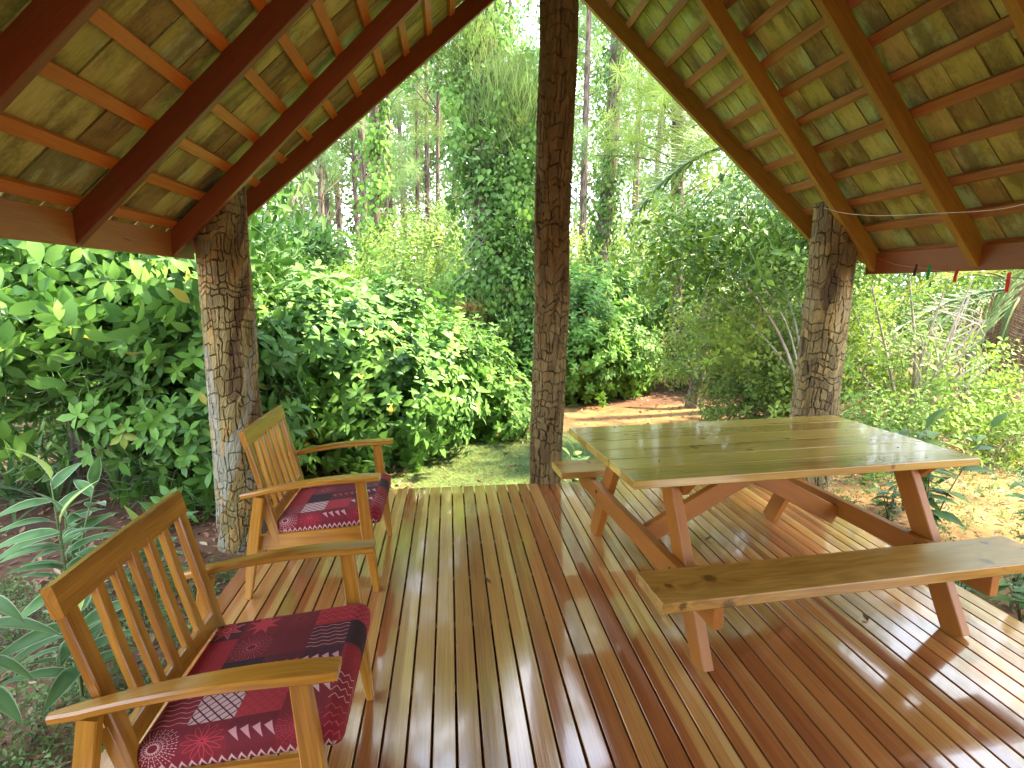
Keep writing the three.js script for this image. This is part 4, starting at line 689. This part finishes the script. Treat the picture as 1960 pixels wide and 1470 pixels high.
{ // the big vine-covered tree in the middle
  const { t, base } = vineTrunk('vine_covered_tree', 'massive tree smothered in climbing vines left of the middle post', [[0.75, -0.4, -9.8], [0.78, 1.5, -9.8], [0.68, 3.5, -9.85], [0.6, 6, -10], [0.55, 9.5, -10]], 0.3, 0.2, 900, C(0.035, 0.09, 0.025), C(0.13, 0.23, 0.06), { seed: 81, spread: 0.35, s0: 0.8, s1: 1.4 });
  srand(82);
  foliage(t, 'ivy', leafMat, blobSprigs([[0.9, 0.7, -9.4, 0.75, 1.3, 0.5, 800], [1.15, 2.4, -9.6, 0.55, 1.3, 0.5, 620], [0.75, 4.0, -9.7, 0.8, 1.1, 0.55, 480], [0.25, 0.9, -9.8, 0.6, 1.0, 0.5, 380], [1.3, 4.3, -9.8, 0.6, 1.3, 0.5, 420], [0.2, 5.6, -10, 0.9, 1.0, 0.7, 380]], { up: 0.5, smin: 0.7, smax: 1.3, inner: 0.5, floor: false }), C(0.04, 0.10, 0.03), C(0.15, 0.27, 0.065), 0);
  foliage(t, 'hang', needleMat, blobSprigs([[1.0, 4.7, -9.5, 0.6, 0.7, 0.45, 120], [0.3, 5.6, -9.7, 0.6, 0.5, 0.5, 40]], { smin: 0.9, smax: 1.4, floor: false, up: 1.6 }), PN1, PN2, 0);
  foliage(t, 'needle', needleMat, blobSprigs([[0.35, 1.0, -9.25, 0.35, 0.55, 0.2, 26], [0.2, 0.6, -9.15, 0.3, 0.5, 0.2, 18], [0.85, -0.1, -9.0, 0.5, 0.25, 0.2, 14]], { smin: 0.7, smax: 1.1, up: -1.4 }), C(0.22, 0.09, 0.04), C(0.36, 0.18, 0.09), 0);
  for (let k = 0; k < 12; k++) { const y = rr(2.2, 3.6); part('dry_twig', limb([[-0.05, y, 0.2], [-0.3 + rr(-0.1, 0.1), y + rr(-0.1, 0.25), 0.35], [-0.55 + rr(-0.3, 0.5), y + rr(-0.35, 0.4), 0.45]], 0.008, 0.003, 5), paleBarkMat, t); }
}
vineTrunk('vine_covered_tree', 'slim pine trunk wrapped in big vine leaves left of centre', [[-1.62, -0.4, -13], [-1.6, 2, -13], [-1.48, 6, -13], [-1.4, 12, -13]], 0.13, 0.09, 330, C(0.035, 0.10, 0.02), C(0.15, 0.28, 0.05), { seed: 83, spread: 0.22, s0: 1.0, s1: 1.9, bark: pineBarkMat });
vineTrunk('vine_covered_tree', 'dark ivy-clad trunk right of the middle post', [[3.1, -0.4, -12], [3.25, 1.8, -12], [3.42, 4.3, -12], [3.55, 9, -12]], 0.17, 0.13, 620, C(0.03, 0.08, 0.022), C(0.11, 0.20, 0.05), { seed: 84, spread: 0.22, s0: 0.7, s1: 1.2 });
console.log('vine trees');

function pine(label, x, z, r, H, s, o = {}) {
  srand(s); const y0 = gh(x, z), t = thing('pine_tree', label, 'pine tree', [x, y0, z], 0, 'slender pines in the wood behind');
  const lx = rr(-0.3, 0.3), lz = rr(-0.3, 0.3); part('trunk', limb([[0, -0.2, 0], [lx * 0.3 + rr(-0.06, 0.06), H * 0.33, lz * 0.3], [lx * 0.6 + rr(-0.1, 0.1), H * 0.66, lz * 0.6], [lx, H, lz]], r, r * 0.45, 10, 0.12), pineBarkMat, t);
  const list = [], nb = o.nb ?? 26, h0 = o.h0 ?? 3.0; const bg = [];
  for (let k = 0; k < nb; k++) { const y = mix(h0, H, Math.pow(k / nb, 0.85)) + rr(-0.2, 0.2), a = rnd() * 6.28, L = rr(0.9, 2.1) * (o.bl ?? 1) * (1 - 0.5 * y / H), c = V(lx * y / H, y, lz * y / H), e = c.clone().add(V(Math.cos(a) * L, rr(-0.1, 0.5), Math.sin(a) * L)), m = c.clone().lerp(e, 0.5).add(V(0, rr(0.05, 0.25), 0));
    bg.push(limb([c, m, e], 0.02, 0.005, 4)); const cur = new THREE.QuadraticBezierCurve3(c, m, e); const nt = o.nt ?? 9;
    for (let j = 0; j < nt; j++) { const u = rr(0.35, 1.02), p = cur.getPoint(Math.min(1, u)).add(V(rr(-0.28, 0.28), rr(-0.2, 0.2), rr(-0.28, 0.28))).add(t.position); list.push({ p, d: V(Math.cos(a) + rr(-0.6, 0.6), rr(-0.3, 0.8), Math.sin(a) + rr(-0.6, 0.6)).normalize(), s: rr(0.9, 1.5) * (o.ts ?? 1), w: rnd() * 6, c: rnd() }); } }
  for (let k = 0; k < 9; k++) { const y = rr(1.5, h0 + 1.5), a = rnd() * 6.28, L = rr(0.5, 1.5); bg.push(limb([[lx * y / H, y, lz * y / H], [Math.cos(a) * L * 0.5, y + L * 0.4, Math.sin(a) * L * 0.5], [Math.cos(a) * L, y + L * rr(0.5, 1.1), Math.sin(a) * L]], 0.018, 0.006, 4)); }
  part('branches', mergeGeometries(bg), pineBarkMat, t, 'stuff'); foliage(t, 'needle', needleMat, list, o.a ?? PN1, o.b ?? PN2, 0);
}
[[-6.3, -26, 0.13, 17], [-5.25, -24, 0.12, 16], [-3.3, -15.5, 0.085, 14], [-4.0, -22, 0.12, 17], [-2.4, -17, 0.13, 18], [-2.4, -24, 0.13, 17], [-2.05, -28, 0.15, 18], [-1.5, -30, 0.14, 17], [-0.65, -20, 0.10, 16], [0.3, -26, 0.13, 17], [-4.6, -18.5, 0.1, 15], [-7.5, -21, 0.12, 16], [2.0, -22, 0.13, 17], [4.6, -19, 0.12, 16], [6.6, -20, 0.13, 17], [-9, -28, 0.14, 18], [8.8, -24, 0.14, 17], [3.2, -28, 0.14, 18], [-3.55, -18, 0.09, 15], [-3.0, -20.5, 0.1, 16], [-1.75, -18.2, 0.08, 15], [-1.1, -22.5, 0.1, 16], [-5.9, -20, 0.1, 15], [5.4, -23, 0.12, 17]].forEach(([x, z, r, H], i) => {
  const L = ['pine far left with a bare lower trunk behind the left rafters', 'slim pine among the left group, second from the roof edge', 'thin crooked pine just beyond the left shrubs', 'straight pine in the middle of the left group', 'tall pine right beside the vine-wrapped slim trunk', 'pine trunk just right of the vine-wrapped slim trunk', 'distant pine between the vine-wrapped trunk and the big vine tree', 'farthest thin pine left of the big vine tree', 'slim pine close to the big vine tree on its left', 'pine partly hidden behind the big vine tree', 'pine seen low between the left post and the pine group', 'pine behind the left post', 'pine seen just right of the middle post', 'pine behind the dark ivy-clad trunk', 'pine between the ivy-clad trunk and the right roof edge', 'pine hidden behind the left roof edge', 'pine hidden behind the right roof edge', 'distant pine right of the ivy-clad trunk', 'thin pine in the left group, nearer of the thin ones', 'thin pine left of the vine-wrapped slim trunk', 'very thin pine right behind the vine-wrapped slim trunk', 'thin pine midway between the vine-wrapped trunk and the big vine tree', 'thin pine near the left roof edge', 'distant pine near the right roof edge'][i];
  pine(L, x, z, r, H, 900 + i, { nb: 26, nt: 10, ts: 1.25, h0: 4.6, bl: 1.0, a: C(0.06, 0.125, 0.07), b: C(0.16, 0.25, 0.12) });
});
// near pine whose bright tufts hang in beside the right roof edge
pine('nearer pine with bright starry needle tufts beside the right roof edge', 4.3, -10.2, 0.15, 9, 940, { nb: 44, nt: 11, ts: 1.15, h0: 2.9, bl: 1.1, a: C(0.10, 0.16, 0.05), b: C(0.24, 0.32, 0.09) });
pine('pine with drooping branches above the big vine tree', -0.25, -14.2, 0.065, 12, 941, { nb: 26, nt: 10, ts: 1.1, h0: 5.2 });
console.log('pines');

// --- understorey behind the near shrubs
const bush = (seedN, label, base, blobs, a, b, type = 'clump', opt = {}) => shrub({ seed: seedN, name: 'understorey_bush', label, category: 'bush', base, type, a, b, blobs, stems: 5, opt: { smin: 0.6, smax: 1.05, ...opt } });
bush(101, 'dark-leaved small tree behind the left post', [-3.0, -10], [[-3.0, 1.9, -10, 0.8, 0.8, 0.6, 240], [-3.6, 0.9, -9.8, 0.9, 1.0, 0.6, 240], [-2.3, 2.3, -10.3, 0.5, 0.4, 0.4, 80]], C(0.035, 0.09, 0.025), C(0.12, 0.23, 0.06));
bush(102, 'sunlit bush below the pines left of centre', [-1.9, -12], [[-2.1, 1.3, -12, 0.9, 0.8, 0.6, 260], [-1.2, 0.9, -11.4, 0.9, 0.9, 0.6, 280], [-2.9, 0.7, -11.6, 0.9, 0.9, 0.6, 240]], C(0.07, 0.15, 0.035), C(0.23, 0.35, 0.07));
bush(103, 'pale bright bush just left of the big vine tree', [-0.3, -10.8], [[-0.4, 0.9, -10.7, 0.8, 1.0, 0.6, 420], [0.1, 0.2, -9.7, 0.6, 0.7, 0.5, 260], [-0.7, 1.9, -11.4, 0.9, 0.9, 0.6, 320]], C(0.10, 0.18, 0.04), C(0.28, 0.36, 0.09), 'small', { smin: 1.2, smax: 2.0 });
bush(104, 'tall thin-leaved bush in the gap before the slim pines', [-0.6, -14], [[-0.6, 1.8, -14, 1.2, 1.5, 0.8, 420], [0.9, 2.2, -13, 0.9, 1.6, 0.7, 330]], C(0.07, 0.14, 0.035), C(0.22, 0.32, 0.07), 'small', { smin: 1.4, smax: 2.4 });
bush(105, 'sunlit tangle behind the shrub right of the middle post', [3.0, -13], [[2.6, 1.6, -13, 1.3, 1.3, 0.8, 420], [4.6, 1.9, -13.5, 1.5, 1.4, 0.9, 440], [6.3, 1.5, -12.5, 1.5, 1.7, 0.9, 440]], C(0.09, 0.15, 0.045), C(0.26, 0.33, 0.09), 'small', { smin: 1.4, smax: 2.4 });
bush(106, 'bush row in the wood behind the left group of pines', [-5.2, -15], [[-5.2, 1.0, -15, 2.0, 1.3, 1.0, 420], [-2.6, 0.9, -15.5, 1.6, 1.2, 0.9, 360], [-8, 1.3, -14, 2.0, 1.8, 1.2, 420]], C(0.08, 0.16, 0.04), C(0.25, 0.35, 0.08));
bush(107, 'bush row in the wood behind the big vine tree', [0.5, -17], [[-0.2, 1.0, -17, 1.6, 1.4, 0.9, 380], [2.0, 1.2, -17.5, 1.7, 1.6, 0.9, 400], [5.0, 1.3, -17, 2.0, 1.7, 1, 440], [8.5, 1.5, -15.5, 2.2, 2, 1.2, 460]], C(0.09, 0.16, 0.045), C(0.26, 0.34, 0.09));
{ // far-off wood read as one mass
  srand(120); const t = new THREE.InstancedMesh(SP.clump.geo, farLeafMat, 13000); t.name = 'far_wood'; t.userData = { kind: 'stuff', label: 'pale leafy wood filling the far background', category: 'wood' }; t.castShadow = t.receiveShadow = true;
  const M = new THREE.Matrix4(), c = new THREE.Color();
  for (let i = 0; i < 13000; i++) {
    const a = rr(-1.5, 1.75), R = rr(30, 46), x = Math.sin(a) * R * 1.0, z = -Math.cos(a) * R, cl = vnoise(x * 0.35 + 40, 7, 301), y = Math.pow(rnd(), 0.9) * (11 + 12 * cl);
    const s = rr(1.6, 3.2); M.compose(V(x, y + vnoise(x, z, 3), z), Q(new THREE.Euler(rnd() * 6, rnd() * 6, rnd() * 6)), V(s, s, s)); t.setMatrixAt(i, M); c.copy(C(0.075, 0.15, 0.03)).lerp(C(0.19, 0.30, 0.06), rnd()); t.setColorAt(i, c);
  }
  scene.add(t);
}
console.log('background');

// ---------------------------------------------------------------- ground cover
{
  srand(131); const bl = leafGeo(0.045, 0.006, { seg: 2, curl: 0.4, peak: 0.3 }), gs = []; for (let k = 0; k < 9; k++) gs.push(bl.clone().applyMatrix4(leafM(0, rnd() * 6.28, rr(0.3, 1.3), rr(0.6, 1.2), 0, rr(0, 0.03))));
  const geo = mergeGeometries(gs), n = 11000, im = new THREE.InstancedMesh(geo, leafMat, n); im.name = 'lawn_grass'; im.userData = { kind: 'stuff', label: 'short green lawn grass in front of the deck', category: 'grass' }; im.castShadow = im.receiveShadow = true;
  const M = new THREE.Matrix4(), c = new THREE.Color(); let i = 0;
  while (i < n) { const x = rr(-1.0, 2.6), z = rr(-7.6, -4.4), q = Math.hypot((x - 0.75) / 1.5, (z + 5.75) / 1.3) + (fbm(x * 1.1 + 9, z * 1.1 + 9, 63, 4) - 0.5) * 0.7 + 0.5 * (vnoise(x * 5 + 3, z * 5 + 30, 133) - 0.5); if (q > rr(0.75, 1.2)) continue; const s = rr(0.7, 1.3); M.compose(V(x, gh(x, z) - 0.004, z), Q(new THREE.Euler(0, rnd() * 6.28, 0)), V(s, s, s)); im.setMatrixAt(i, M); c.copy(C(0.10, 0.17, 0.035)).lerp(C(0.24, 0.33, 0.075), rnd()); im.setColorAt(i, c); i++; }
  scene.add(im);
}
{
  srand(141); const lf = leafGeo(0.07, 0.035, { seg: 3, curl: -0.35, fold: 0.5 }), n = 5200, im = new THREE.InstancedMesh(lf, P({ color: C(1, 1, 1), roughness: 0.85, side: THREE.DoubleSide }), n); im.name = 'leaf_litter'; im.userData = { kind: 'stuff', label: 'brown fallen leaves scattered over the soil', category: 'leaves' }; im.castShadow = im.receiveShadow = true;
  const M = new THREE.Matrix4(), c = new THREE.Color(), cols = [C(0.20, 0.10, 0.05), C(0.30, 0.17, 0.09), C(0.13, 0.06, 0.035), C(0.36, 0.25, 0.15), C(0.25, 0.10, 0.05)];
  for (let i = 0; i < n; i++) { let x, z; const k = rnd(); if (k < 0.55) { x = rr(-5.2, -1.35); z = rr(-7, -1.2); } else if (k < 0.75) { x = rr(-1.5, 1.2); z = rr(-7.2, -4.5); } else { x = rr(1.4, 8); z = rr(-10, -2); if (x < 2.9 && z > -4.5) x += 1.6; }
    if (Math.hypot((x - 0.75) / 1.4, (z + 5.75) / 1.2) < 0.9 && rnd() < 0.93) { x -= 2.4; }
    const s = rr(0.5, 1.25); M.compose(V(x, gh(x, z) + 0.006, z), Q(new THREE.Euler(-Math.PI / 2 + rr(-0.45, 0.45), rr(-0.4, 0.4), rnd() * 6.28, 'YXZ')).premultiply(Q(new THREE.Euler(0, rnd() * 6.28, 0))), V(s, s, s)); im.setMatrixAt(i, M); c.copy(pick(cols)).multiplyScalar(rr(0.6, 1.2)); im.setColorAt(i, c); }
  scene.add(im);
}
{ // creeping weeds on the bare soil at the left
  srand(151); const n = 4200, im = new THREE.InstancedMesh(SP.small.geo, leafMat, n); im.name = 'ground_weeds'; im.userData = { kind: 'stuff', label: 'tiny green weeds creeping over the soil', category: 'weeds' }; im.castShadow = im.receiveShadow = true;
  const M = new THREE.Matrix4(), c = new THREE.Color();
  for (let i = 0; i < n; i++) { let x, z; if (i % 5 < 2) { x = rr(-3.2, -1.35); z = rr(-3.9, -1.2); } else { x = rr(2.95, 7.5); z = rr(-6.5, -1.5); } const s = rr(0.25, 0.7); M.compose(V(x, gh(x, z) - 0.01, z), Q(new THREE.Euler(rr(-1.2, 1.2), rnd() * 6.28, rr(-1.2, 1.2))), V(s, s, s)); im.setMatrixAt(i, M); c.copy(C(0.07, 0.13, 0.03)).lerp(C(0.17, 0.26, 0.06), rnd()); im.setColorAt(i, c); }
  scene.add(im);
}
{ // small fallen leaves on the deck
  const m = P({ color: C(0.10, 0.055, 0.02), roughness: 0.8, side: THREE.DoubleSide });
  for (const [x, z, l] of [[0.203, -2.86, 'curled dry leaf on the deck between chairs and table'], [2.02, -2.3, 'small dry leaf on the deck under the near bench'], [1.63, -3.25, 'tiny dry leaf on the deck beneath the table']]) { const o = part(numbered('dry_leaf'), leafGeo(0.05, 0.026, { seg: 3, curl: -0.4, fold: 0.6 }), m, scene); o.position.set(x, 0.005, z); o.rotation.set(-Math.PI / 2, 0, x * 3); o.userData = { label: l, category: 'leaf' }; }
}
renderer.setSize(1024, 768);
renderer.render(scene, camera);
